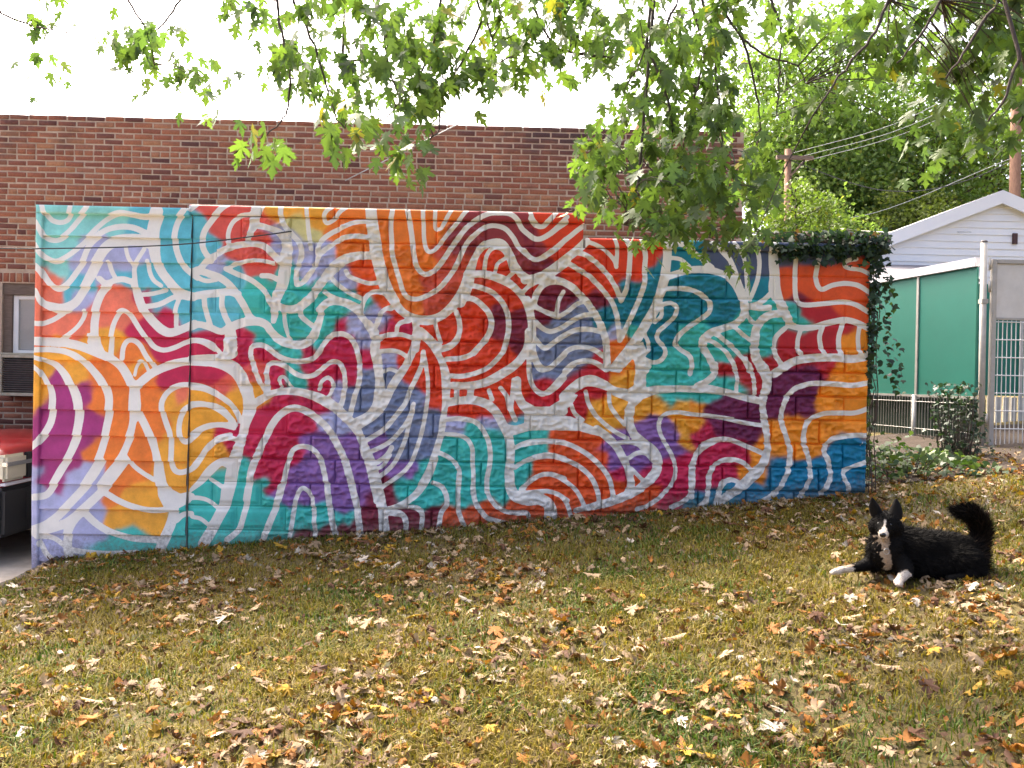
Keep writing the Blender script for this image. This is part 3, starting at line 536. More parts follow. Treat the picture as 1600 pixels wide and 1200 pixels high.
def attr_mat(name, attr="tint", rough=0.75, trans=0.0, spec=0.3, objcolor=False, tscale=1.0, sheen=0.0):
    m, nt, b = new_mat(name)
    b.inputs["Roughness"].default_value = rough
    b.inputs["Specular IOR Level"].default_value = spec
    if objcolor:
        a = nt.nodes.new("ShaderNodeObjectInfo"); src = a.outputs["Color"]
    else:
        a = nt.nodes.new("ShaderNodeAttribute"); a.attribute_name = attr; src = a.outputs["Color"]
    tc = nt.nodes.new("ShaderNodeTexCoord")
    n = nt.nodes.new("ShaderNodeTexNoise"); n.inputs["Scale"].default_value = 45; n.inputs["Detail"].default_value = 4
    nt.links.new(tc.outputs["Object"], n.inputs["Vector"])
    mr = nt.nodes.new("ShaderNodeMapRange"); mr.inputs[3].default_value = .72; mr.inputs[4].default_value = 1.22
    nt.links.new(n.outputs["Fac"], mr.inputs[0])
    mx = nt.nodes.new("ShaderNodeVectorMath"); mx.operation = 'SCALE'
    nt.links.new(src, mx.inputs[0]); nt.links.new(mr.outputs[0], mx.inputs["Scale"])
    nt.links.new(mx.outputs[0], b.inputs["Base Color"])
    if trans:
        t = nt.nodes.new("ShaderNodeBsdfTranslucent")
        ts = nt.nodes.new("ShaderNodeVectorMath"); ts.operation = 'MULTIPLY'
        ts.inputs[1].default_value = (1.05 * tscale, 1.2 * tscale, .5 * tscale)
        nt.links.new(mx.outputs[0], ts.inputs[0]); nt.links.new(ts.outputs[0], t.inputs[0])
        ms = nt.nodes.new("ShaderNodeMixShader"); ms.inputs[0].default_value = trans
        out = nt.nodes["Material Output"]
        nt.links.new(b.outputs[0], ms.inputs[1]); nt.links.new(t.outputs[0], ms.inputs[2]); nt.links.new(ms.outputs[0], out.inputs[0])
    return m

def paint_mat(name, rough=.5, grime=True):
    """masonry paint: spray colours and the white bands come from the mural's own layout on the wall"""
    m, nt, b = new_mat(name)
    N = nt.nodes; Lk = nt.links
    b.inputs["Roughness"].default_value = rough
    b.inputs["Specular IOR Level"].default_value = .35
    col = N.new("ShaderNodeAttribute"); col.attribute_name = "tint"
    st = N.new("ShaderNodeAttribute"); st.attribute_name = "band"
    geo = N.new("ShaderNodeNewGeometry")
    n1 = N.new("ShaderNodeTexNoise"); n1.inputs["Scale"].default_value = 90; n1.inputs["Detail"].default_value = 3
    Lk.new(geo.outputs["Position"], n1.inputs["Vector"])
    ad = N.new("ShaderNodeMath"); ad.operation = 'MULTIPLY_ADD'; ad.inputs[1].default_value = .004; 
    Lk.new(n1.outputs["Fac"], ad.inputs[0]); Lk.new(st.outputs["Fac"], ad.inputs[2])
    mr = N.new("ShaderNodeMapRange"); mr.inputs[1].default_value = -.0022; mr.inputs[2].default_value = -.0038
    mr.inputs[3].default_value = 0; mr.inputs[4].default_value = 1
    Lk.new(ad.outputs[0], mr.inputs[0])
    # uneven spray coverage
    n2 = N.new("ShaderNodeTexNoise"); n2.inputs["Scale"].default_value = 6; n2.inputs["Detail"].default_value = 8; n2.inputs["Roughness"].default_value = .7
    Lk.new(geo.outputs["Position"], n2.inputs["Vector"])
    m2 = N.new("ShaderNodeMapRange"); m2.inputs[1].default_value = .3; m2.inputs[2].default_value = .7; m2.inputs[3].default_value = .74; m2.inputs[4].default_value = 1.16
    Lk.new(n2.outputs["Fac"], m2.inputs[0])
    sc = N.new("ShaderNodeVectorMath"); sc.operation = 'SCALE'
    Lk.new(col.outputs["Color"], sc.inputs[0]); Lk.new(m2.outputs[0], sc.inputs["Scale"])
    wr = N.new("ShaderNodeMapRange"); wr.inputs[1].default_value = .3; wr.inputs[2].default_value = .7; wr.inputs[3].default_value = .74; wr.inputs[4].default_value = .86
    Lk.new(n2.outputs["Fac"], wr.inputs[0])
    wc = N.new("ShaderNodeVectorMath"); wc.operation = 'SCALE'; wc.inputs[0].default_value = (1.0, .96, .885)
    Lk.new(wr.outputs[0], wc.inputs["Scale"])
    mx = N.new("ShaderNodeMix"); mx.data_type = 'RGBA'
    Lk.new(mr.outputs[0], mx.inputs[0]); Lk.new(sc.outputs[0], mx.inputs[6]); Lk.new(wc.outputs[0], mx.inputs[7])
    src = mx.outputs[2]
    if grime:
        gr = N.new("ShaderNodeAttribute"); gr.attribute_name = "splash"
        n3 = N.new("ShaderNodeTexNoise"); n3.inputs["Scale"].default_value = 38; n3.inputs["Detail"].default_value = 6; n3.inputs["Roughness"].default_value = .75
        Lk.new(geo.outputs["Position"], n3.inputs["Vector"])
        g1 = N.new("ShaderNodeMath"); g1.operation = 'ADD'; Lk.new(gr.outputs["Fac"], g1.inputs[0]); Lk.new(n3.outputs["Fac"], g1.inputs[1])
        g2 = N.new("ShaderNodeMapRange"); g2.inputs[1].default_value = .85; g2.inputs[2].default_value = 1.15; g2.inputs[3].default_value = 0; g2.inputs[4].default_value = .62
        Lk.new(g1.outputs[0], g2.inputs[0])
        mg = N.new("ShaderNodeMix"); mg.data_type = 'RGBA'; mg.inputs[7].default_value = (.13, .095, .065, 1)
        Lk.new(g2.outputs[0], mg.inputs[0]); Lk.new(src, mg.inputs[6]); src = mg.outputs[2]
    Lk.new(src, b.inputs["Base Color"])
    bp = N.new("ShaderNodeBump"); bp.inputs["Strength"].default_value = .35 if grime else .12; bp.inputs["Distance"].default_value = .004
    n4 = N.new("ShaderNodeTexNoise"); n4.inputs["Scale"].default_value = 140; n4.inputs["Detail"].default_value = 5
    Lk.new(geo.outputs["Position"], n4.inputs["Vector"]); Lk.new(n4.outputs["Fac"], bp.inputs["Height"]); Lk.new(bp.outputs[0], b.inputs["Normal"])
    return m

MAT = {}
MAT['paint_block'] = paint_mat("painted_block", .55)
MAT['paint_siding'] = paint_mat("painted_siding", .42)
MAT['concrete'] = simple("driveway_concrete", (.42, .37, .31), (.30, .26, .21), .9, 5, bump=.4, bscale=90)
MAT['stone'] = simple("kerb_stone", (.10, .08, .06), (.05, .04, .03), .95, 9, bump=.8, bscale=40)
MAT['mortar'] = simple("lime_mortar", (.52, .40, .29), (.38, .28, .20), .95, 14, bump=.5, bscale=120)
MAT['wood_dark'] = simple("weathered_brown_wood", (.20, .145, .11), (.11, .08, .06), .85, 12, bump=.4, stretch=(1, 1, 12))
MAT['white_paint'] = simple("white_gloss_paint", (.78, .77, .74), (.70, .69, .66), .5, 5)
MAT['cream_metal'] = simple("cream_enamel", (.52, .47, .36), (.36, .30, .20), .55, 18)
MAT['dark_metal'] = simple("brown_grille_metal", (.17, .14, .12), (.10, .08, .07), .6, 20, spec=.3)
MAT['galv'] = simple("galvanised_steel", (.46, .45, .42), (.34, .33, .31), .48, 14, metal=.55)
MAT['cream_gate'] = simple("ivory_gate_enamel", (.47, .44, .385), (.36, .335, .29), .5, 11, bump=.1)
MAT['teal'] = simple("teal_sheet", (.010, .142, .105), (.009, .125, .092), .5, 2.2, bump=.15, bscale=220)
MAT['alu'] = simple("white_aluminium_rail", (.66, .65, .68), (.56, .55, .58), .45, 9)
MAT['grey_roof'] = simple("grey_felt_roof", (.20, .19, .20), (.15, .14, .15), .9, 12, bump=.3)
MAT['shingle'] = simple("dark_shingle", (.12, .11, .11), (.07, .065, .065), .9, 20, bump=.4)
MAT['vinyl'] = simple("white_vinyl_siding", (.86, .86, .86), (.82, .82, .83), .5, 3)
MAT['pole_wood'] = simple("utility_pole_wood", (.33, .19, .12), (.20, .11, .07), .9, 10, bump=.5, stretch=(4, 4, .6))
MAT['bark'] = simple("maple_bark", (.11, .085, .07), (.055, .042, .035), .95, 14, bump=.9, bscale=40, stretch=(3, 3, .8))
MAT['wire'] = simple("cable_rubber", (.05, .048, .045), (.03, .03, .03), .6, 20)
MAT['wire_pale'] = simple("weathered_aluminium_wire", (.5, .5, .48), (.4, .4, .38), .5, 20)
MAT['brown'] = simple("brown_vent_paint", (.10, .05, .045), (.06, .03, .03), .7, 20)
MAT['chimney'] = simple("clay_chimney", (.42, .33, .26), (.30, .22, .17), .9, 12, bump=.3)
MAT['leaf_green'] = attr_mat("maple_leaf", "tint", .5, .45, .35, tscale=.95)
MAT['leaf_obj'] = attr_mat("maple_leaf_single", objcolor=True, rough=.5, trans=.45, spec=.35, tscale=.95)
MAT['leaf_dry'] = attr_mat("dry_leaf_litter", "tint", .7, .18, .25, tscale=.9)
MAT['leaf_dry_obj'] = attr_mat("dry_leaf", objcolor=True, rough=.7, trans=.18, spec=.25, tscale=.9)
MAT['grass'] = attr_mat("grass_blade", "tint", .6, .3, .25)
MAT['fur'] = attr_mat("dog_fur", "tint", .7, 0, .06)
MAT['plant'] = attr_mat("garden_leaf", "tint", .5, .3, .4)

# ------------------------------------------------------------------ terrain
def ground(x, y):
    return .372 + .096 * x + .05 * np.clip(y, -9, 3) + .014 * (fbm(np.asarray(x) * 1.1 + 40, np.asarray(y) * 1.1 + 40, 3, 3) - .45) * 2

KERB_X = -3.66
def gz(x, y): return float(ground(np.array([x], float), np.array([y], float))[0])

def lawn_mesh():
    xs = np.concatenate([np.linspace(KERB_X, 9, 260), np.linspace(9.2, 60, 40)])
    ys = np.concatenate([np.linspace(-9, 3.2, 240), np.linspace(3.4, 90, 50)])
    X, Y = np.meshgrid(xs, ys)
    Z = ground(X, Y) + .010 * (vnoise(X * 9, Y * 9, 5) - .5)
    nx, ny = len(xs), len(ys)
    i = np.arange(nx * ny).reshape(ny, nx)
    F = np.stack([i[:-1, :-1], i[:-1, 1:], i[1:, 1:], i[1:, :-1]], -1).reshape(-1, 4)
    return mesh_np("lawn", np.stack([X, Y, Z], -1).reshape(-1, 3), F, True)

def soil_mat():
    m, nt, b = new_mat("lawn_soil")
    N, Lk = nt.nodes, nt.links
    geo = N.new("ShaderNodeNewGeometry")
    a = N.new("ShaderNodeTexNoise"); a.inputs["Scale"].default_value = 1.1; a.inputs["Detail"].default_value = 6
    c = N.new("ShaderNodeTexNoise"); c.inputs["Scale"].default_value = 45; c.inputs["Detail"].default_value = 8; c.inputs["Roughness"].default_value = .75
    for n in (a, c): Lk.new(geo.outputs["Position"], n.inputs["Vector"])
    r1 = N.new("ShaderNodeValToRGB")
    e = r1.color_ramp.elements
    e[0].position = .30; e[0].color = (.055, .034, .016, 1)
    e[1].position = .70; e[1].color = (.15, .108, .026, 1)
    k = e.new(.5); k.color = (.10, .076, .018, 1)
    s = N.new("ShaderNodeMath"); s.operation = 'MULTIPLY_ADD'; s.inputs[1].default_value = .55
    Lk.new(c.outputs["Fac"], s.inputs[0])
    h = N.new("ShaderNodeMath"); h.operation = 'MULTIPLY'; h.inputs[1].default_value = .5
    Lk.new(a.outputs["Fac"], h.inputs[0]); Lk.new(h.outputs[0], s.inputs[2])
    Lk.new(s.outputs[0], r1.inputs[0]); Lk.new(r1.outputs[0], b.inputs["Base Color"])
    b.inputs["Roughness"].default_value = .95
    bp = N.new("ShaderNodeBump"); bp.inputs["Strength"].default_value = .9; bp.inputs["Distance"].default_value = .02
    Lk.new(c.outputs["Fac"], bp.inputs["Height"]); Lk.new(bp.outputs[0], b.inputs["Normal"])
    return m

lawn = put("lawn", lawn_mesh(), soil_mat()); tag(lawn, kind="structure")
DRIVE_Z = -.09
mb = MB()
mb.add([(-60, -9, DRIVE_Z), (KERB_X - .02, -9, DRIVE_Z), (KERB_X - .02, 90, DRIVE_Z), (-60, 90, DRIVE_Z)], [(0, 1, 2, 3)])
drive = mb.build("driveway", MAT['concrete']); tag(drive, kind="structure")
# rough stone edge that holds the lawn above the drive
V = []; n = 70
for j in range(n):
    y = -9 + j * (8.98 / (n - 1))
    z = gz(KERB_X, y) + .015; j1 = .02 * (random.random() - .5)
    for k, (dx, zz) in enumerate(((-.07, DRIVE_Z - .02), (-.06, z * .55 + DRIVE_Z * .45), (-.035, z - .01), (.0, z + .01), (.05, z - .012), (.06, z - .06))):
        V.append((KERB_X + dx + j1 + .012 * (random.random() - .5), y, zz + .012 * (random.random() - .5)))
F = [(j * 6 + k, (j + 1) * 6 + k, (j + 1) * 6 + k + 1, j * 6 + k + 1) for j in range(n - 1) for k in range(5)]
kerb = put("lawn_kerb", mesh_np("lawn_kerb", V, F, False), MAT['stone']); tag(kerb, kind="structure")

# ------------------------------------------------------------------ mural layout
def catmull(p, n=4):
    if len(p) < 3: return p
    q = np.vstack([2 * p[0] - p[1], p, 2 * p[-1] - p[-2]])
    out = []
    t = np.linspace(0, 1, n, endpoint=False)[:, None]
    for i in range(1, len(q) - 2):
        a, b, c, d = q[i - 1], q[i], q[i + 1], q[i + 2]
        out.append(.5 * (2 * b + (c - a) * t + (2 * a - 5 * b + 4 * c - d) * t * t + (-a + 3 * b - 3 * c + d) * t ** 3))
    out.append(p[-1:])
    return np.vstack(out)

SEG = []
for line in STROKES.strip().splitlines():
    p = catmull(np.array([[float(c) for c in q.split(',')] for q in line.split()]) / 1000.)
    SEG.append(np.hstack([p[:-1], p[1:]]))
SEG = np.vstack(SEG)
POLY = [np.array([[float(c) for c in q.split(',')] for q in line.split()]) / 1000. for line in PATCHES.strip().splitlines()]
PC, PCOL = [], []
for k, (rgb, pts) in PAINT.items():
    for q in pts.split():
        PC.append([float(c) / 1000. for c in q.split(',')]); PCOL.append(lin(rgb))
PC = np.array(PC); PCOL = np.array(PCOL)

def mural(u, v):
    """distance to the nearest white band edge (negative inside) and the spray colour"""
    u = np.asarray(u, float).ravel(); v = np.asarray(v, float).ravel()
    lo = (u.min() - .25, v.min() - .25); hi = (u.max() + .25, v.max() + .25)
    m = (np.maximum(SEG[:, 0], SEG[:, 3]) > lo[0]) & (np.minimum(SEG[:, 0], SEG[:, 3]) < hi[0]) & \
        (np.maximum(SEG[:, 1], SEG[:, 4]) > lo[1]) & (np.minimum(SEG[:, 1], SEG[:, 4]) < hi[1])
    d = np.full(u.shape, .08)
    wu = u + .003 * (vnoise(u * 14, v * 14, 21) - .5); wv = v + .003 * (vnoise(u * 14, v * 14, 22) - .5)
    for a0, a1, aw, b0, b1, bw in SEG[m]:
        e0, e1 = b0 - a0, b1 - a1
        t = np.clip(((wu - a0) * e0 + (wv - a1) * e1) / (e0 * e0 + e1 * e1 + 1e-12), 0, 1)
        d = np.minimum(d, np.hypot(wu - a0 - t * e0, wv - a1 - t * e1) - (aw + t * (bw - aw)))
    for P in POLY:
        if P[:, 0].max() < lo[0] or P[:, 0].min() > hi[0] or P[:, 1].max() < lo[1] or P[:, 1].min() > hi[1]: continue
        ins = np.zeros(u.shape, bool); dd = np.full(u.shape, 9.)
        for a, b in zip(P, np.roll(P, -1, 0)):
            ins ^= ((a[1] > wv) != (b[1] > wv)) & (wu < (b[0] - a[0]) * (wv - a[1]) / (b[1] - a[1] + 1e-12) + a[0])
            e = b - a; t = np.clip(((wu - a[0]) * e[0] + (wv - a[1]) * e[1]) / (e @ e + 1e-12), 0, 1)
            dd = np.minimum(dd, np.hypot(wu - a[0] - t * e[0], wv - a[1] - t * e[1]))
        d = np.minimum(d, np.where(ins, -dd, dd))
    w1 = u + .05 * (fbm(u * 9, v * 9, 31, 4) - .47); w2 = v + .05 * (fbm(u * 9, v * 9, 37, 4) - .47)
    cm = (PC[:, 0] > lo[0] - .35) & (PC[:, 0] < hi[0] + .35) & (PC[:, 1] > lo[1] - .35) & (PC[:, 1] < hi[1] + .35)
    pc, pcol = (PC[cm], PCOL[cm]) if cm.sum() > 3 else (PC, PCOL)
    D = np.hypot(w1[:, None] - pc[:, 0], w2[:, None] - pc[:, 1])
    k = np.exp(-(D - D.min(1, keepdims=True)) / .012)
    return d, (k @ pcol) / k.sum(1, keepdims=True)

def splash(u, v):
    h = v - ground(u, np.zeros_like(u))
    return np.clip(.62 - h * 1.5, 0, .62) * (h < .5)

def painted(me, u, v):
    d, c = mural(u, v)
    float_attr(me, "band", d); color_attr(me, "tint", c); float_attr(me, "splash", splash(np.asarray(u, float).ravel(), np.asarray(v, float).ravel()))

# ------------------------------------------------------------------ block wall
WX0, WX1, STEP_X = -2.585, 3.15, .70
PITCH = (WX1 - WX0) / 14
ZK = lambda k: 1.294 - .2032 * k
block_wall = empty("block_wall", (.3, 0, .3))
tag(block_wall, "split-face concrete block wall painted with a swirling multicoloured mural and white bands", "wall")
ROOT_BW = Vector((.3, 0, .3))

def rel_put(name, V, F, mat, parent, root, uv=None, smooth=True):
    V = np.asarray(V, float)
    me = mesh_np(name, V - np.array(root), F, smooth)
    if uv is not None: painted(me, uv[0], uv[1])
    return put(name, me, mat, parent)

def block(u0, u1, v0, v1, style, seed):
    w, h = u1 - u0, v1 - v0
    nx, ny = max(4, int(w / .0105)), max(4, int(h / .0105))
    gu, gv = np.linspace(0, w, nx), np.linspace(0, h, ny)
    U, Vv = np.meshgrid(gu, gv)
    ed = np.minimum(np.minimum(U, w - U), np.minimum(Vv, h - Vv))
    if style == 'rock':
        su, sv = U + u0, Vv + v0
        wu = su + .05 * (vnoise(su * 7, sv * 7, seed + 3) - .5); wv = sv + .05 * (vnoise(su * 7, sv * 7, seed + 5) - .5)
        b1 = np.abs(vnoise(wu * 9, wv * 21, seed) - .5) * 2
        b2 = np.abs(vnoise(wu * 21, wv * 42, seed + 9) - .5) * 2
        b3 = vnoise(wu * 45, wv * 70, seed + 2)
        q = .42 * (1 - b1) ** 2.6 + .40 * (1 - b2) ** 2.0 + .12 * b3 + .06 * vnoise(su * 5, sv * 7, seed + 1)
        H = .004 + .052 * q
        H *= np.clip((ed + .001) / .012, 0, 1) ** .7
    elif style == 'panel':
        H = np.clip((ed - .022) / .018, 0, 1) * .013 + .0006 * vnoise(U * 40, Vv * 40, seed)
    else:
        H = .004 + .004 * vnoise((U + u0) * 8, (Vv + v0) * 10, seed)
        H *= np.clip(ed / .008, 0, 1)
    Y = -H
    core = np.stack([U + u0, Y, Vv + v0], -1).reshape(-1, 3)
    i = np.arange(nx * ny).reshape(ny, nx)
    F = np.stack([i[:-1, :-1], i[:-1, 1:], i[1:, 1:], i[1:, :-1]], -1).reshape(-1, 4)
    ring = np.concatenate([i[0, :], i[1:, -1], i[-1, -2::-1], i[-2:0:-1, 0]])
    back = core[ring].copy(); back[:, 1] = .03
    m = len(ring); base = nx * ny
    j = np.arange(m); j2 = (j + 1) % m
    F2 = np.stack([ring[j2], ring[j], base + j, base + j2], -1)
    return np.vstack([core, back]), np.vstack([F, F2])

def top_of(u): return ZK(-8) if u < STEP_X else ZK(-7)

nb = 0
G = .0035
for k in range(-8, 8):
    zt, zb = ZK(k), ZK(k + 1)
    half = (k % 2) != 0
    xs = [WX0] + ([WX0 + PITCH * (.5 + i) for i in range(14)] if half else [WX0 + PITCH * i for i in range(1, 14)]) + [WX1]
    for a, b in zip(xs[:-1], xs[1:]):
        if k == -8:
            if a >= STEP_X - .02: continue
            b = min(b, STEP_X)
            if b - a < .06: continue
        if zt < gz(b, 0) - .03: continue
        r = random.random()
        style = 'rock'
        if a < WX0 + .05 or (a < WX0 + .5 and r < .55): style = 'panel' if r < .6 else 'plain'
        if k <= -8: style = 'plain' if (r < .75) else 'rock'
        if k == -7 and a >= STEP_X - .1: style = 'plain'
        if k == -6 and a > 1.7: style = 'plain'
        if k in (-5, -4) and a > 2.0: style = 'plain' if r < .8 else 'rock'
        if b - a < .3 and style == 'rock' and r < .3: style = 'plain'
        V, F = block(a + .002, b - .002, zb + G, zt - G, style, 100 + nb * 7)
        rel_put("concrete_block", V, F, MAT['paint_block'], block_wall, ROOT_BW, (V[:, 0], V[:, 2]), smooth=False); nb += 1
# coping courses
for (x0, x1, z0, z1) in ((WX0 - .03, STEP_X + .012, ZK(-8), ZK(-8) + .085), (STEP_X + .016, WX1 + .02, ZK(-7), ZK(-7) + .082)):
    x = x0
    while x < x1 - .02:
        xe = min(x + .61, x1)
        if x1 - xe < .15: xe = x1
        V, F = block(x + .004, xe - .004, z0 + .004, z1, 'plain', int(x * 100) + 900)
        V[:, 1] -= .022
        nv = len(V)
        # top face back over the wall
        T = np.array([[x + .004, -.022, z1], [xe - .004, -.022, z1], [xe - .004, .22, z1 + .002], [x + .004, .22, z1 + .002]])
        V = np.vstack([V, T]); F = np.vstack([F, [[nv, nv + 1, nv + 2, nv + 3]]])
        rel_put("coping_block", V, F, MAT['paint_block'], block_wall, ROOT_BW, (V[:, 0], V[:, 2]))
        x = xe
# mortar bed behind the blocks, painted with them
def sheet(x0, x1, z0, z1, y, st=.016):
    xs = np.linspace(x0, x1, int((x1 - x0) / st)); zs = np.linspace(z0, z1, int((z1 - z0) / st))
    X, Z = np.meshgrid(xs, zs); i = np.arange(X.size).reshape(X.shape)
    F = np.stack([i[:-1, :-1], i[:-1, 1:], i[1:, 1:], i[1:, :-1]], -1).reshape(-1, 4)
    return np.stack([X, np.full_like(X, y), Z], -1).reshape(-1, 3), F
for (x0, x1, z1) in ((WX0, STEP_X, ZK(-8)), (STEP_X, WX1, ZK(-7))):
    V, F = sheet(x0, x1, -.2, z1, .001)
    rel_put("mortar_bed", V, F, MAT['paint_block'], block_wall, ROOT_BW, (V[:, 0], V[:, 2]))
mb = MB()
mb.box((WX0 + .01, .012, -.3), (STEP_X - .002, 1.95, ZK(-8) + .07)); mb.box((STEP_X, .012, -.3), (WX1 - .004, 1.95, ZK(-7) + .07))
core = mb.mesh("wall_core"); core.transform(Matrix.Translation(-ROOT_BW))
put("wall_core", core, simple("bare_block", (.34, .32, .29), (.26, .24, .21), .9, 8, bump=.5), block_wall)

# ------------------------------------------------------------------ clapboard wall at the left end
SX0, SX1 = -3.868, -2.5885
sided = empty("clapboard_wall", (-3.2, 0, 0)); SROOT = Vector((-3.2, 0, 0))
tag(sided, "lapped metal clapboard wall end painted with the mural beside the parked car", "wall")
lines = [2.895, 2.718, 2.513, 2.301, 2.092, 1.888, 1.684, 1.475, 1.268, 1.056, .852, .642, .438, .228, .0, -.2]
for j, (zt, zb) in enumerate(zip(lines[:-1], lines[1:])):
    dx = -.002 + random.uniform(-.002, .001)
    if 9 < j < 14: dx -= .008
    xs = np.linspace(SX0 + .05, SX1 + (dx if j < 14 else -.02), 110); 
    zz = np.concatenate([np.linspace(zt + .012, zb + .004, 22), [zb, zb]])
    yy = np.concatenate([np.linspace(-.002, -.030, 22), [-.0295, .002]])
    X, Z = np.meshgrid(xs, zz); Y = np.repeat(yy[:, None], len(xs), 1)
    sag = .006 * (vnoise(X * 1.7, Z * .0 + j * 3.1, 77) - .5)
    Z = Z + sag; Y = Y + .004 * (vnoise(X * 3, Z * 5, 71) - .5)
    i = np.arange(X.size).reshape(X.shape)
    F = np.stack([i[:-1, :-1], i[1:, :-1], i[1:, 1:], i[:-1, 1:]], -1).reshape(-1, 4)
    V = np.stack([X, Y, Z], -1).reshape(-1, 3)
    rel_put("siding_board", V, F, MAT['paint_siding'], sided, SROOT, (V[:, 0], V[:, 2]))

def slab(name, x0, x1, z0, z1, yf, yb, wob=0.0):
    V, F = sheet(x0, x1, z0, z1, yf, .012)
    V[:, 0] += wob * (vnoise(V[:, 2] * 3, V[:, 2] * 0, 55) - .5) * np.clip((1.0 - V[:, 2]) , 0, 1)
    n = len(V); xs = len(np.unique(np.round(V[:, 2], 5)))
    nx = n // xs if xs else 1
    i = np.arange(n).reshape(-1, n // len(np.linspace(z0, z1, int((z1 - z0) / .012))))
    ring = np.concatenate([i[0, :], i[1:, -1], i[-1, -2::-1], i[-2:0:-1, 0]])
    B = V[ring].copy(); B[:, 1] = yb; m = len(ring); j = np.arange(m); j2 = (j + 1) % m
    F2 = np.stack([ring[j2], ring[j], n + j, n + j2], -1)
    V = np.vstack([V, B]); F = np.vstack([F, F2])
    rel_put(name, V, F, MAT['paint_siding'], sided, SROOT, (V[:, 0], V[:, 2]), smooth=False)
slab("corner_trim", SX0, SX0 + .052, -.1, 2.905, -.042, .06, .02)
slab("top_trim", SX0, SX1 - .012, 2.907, 2.972, -.046, .06)
mb = MB(); mb.box((SX0 + .012, .004, -.25), (SX1 - .004, 1.95, 2.962)); c = mb.mesh("wall_core"); c.transform(Matrix.Translation(-SROOT))
put("wall_core", c, MAT['galv'], sided)

# ------------------------------------------------------------------ brick building behind
BY = 2.10
bld = empty("brick_building", (-2, BY, 0)); BROOT = Vector((-2, BY, 0))
tag(bld, "old red brick building with pale mortar standing behind the mural wall", "building")
BTOP, CH, BL = 4.372, .0625, .2065
WIN = (-5.405, -4.42, 1.30, 2.535)           # opening x0 x1 z0 z1
BX0, BX1 = -9.5, 2.66
mb = MB()
for a, b in (((BX0, BY + .003, -.2), (WIN[0], BY + .3, BTOP - .01)), ((WIN[1], BY + .003, -.2), (BX1, BY + .3, BTOP - .01)),
             ((WIN[0], BY + .003, WIN[3]), (WIN[1], BY + .3, BTOP - .01)), ((WIN[0], BY + .003, -.2), (WIN[1], BY + .3, WIN[2]))):
    mb.box(a, b)
mb.box((BX0, BY + .3, -.2), (BX1, BY + 7, BTOP - .4))
me = mb.mesh("wall"); me.transform(Matrix.Translation(-BROOT)); put("wall", me, MAT['mortar'], bld)

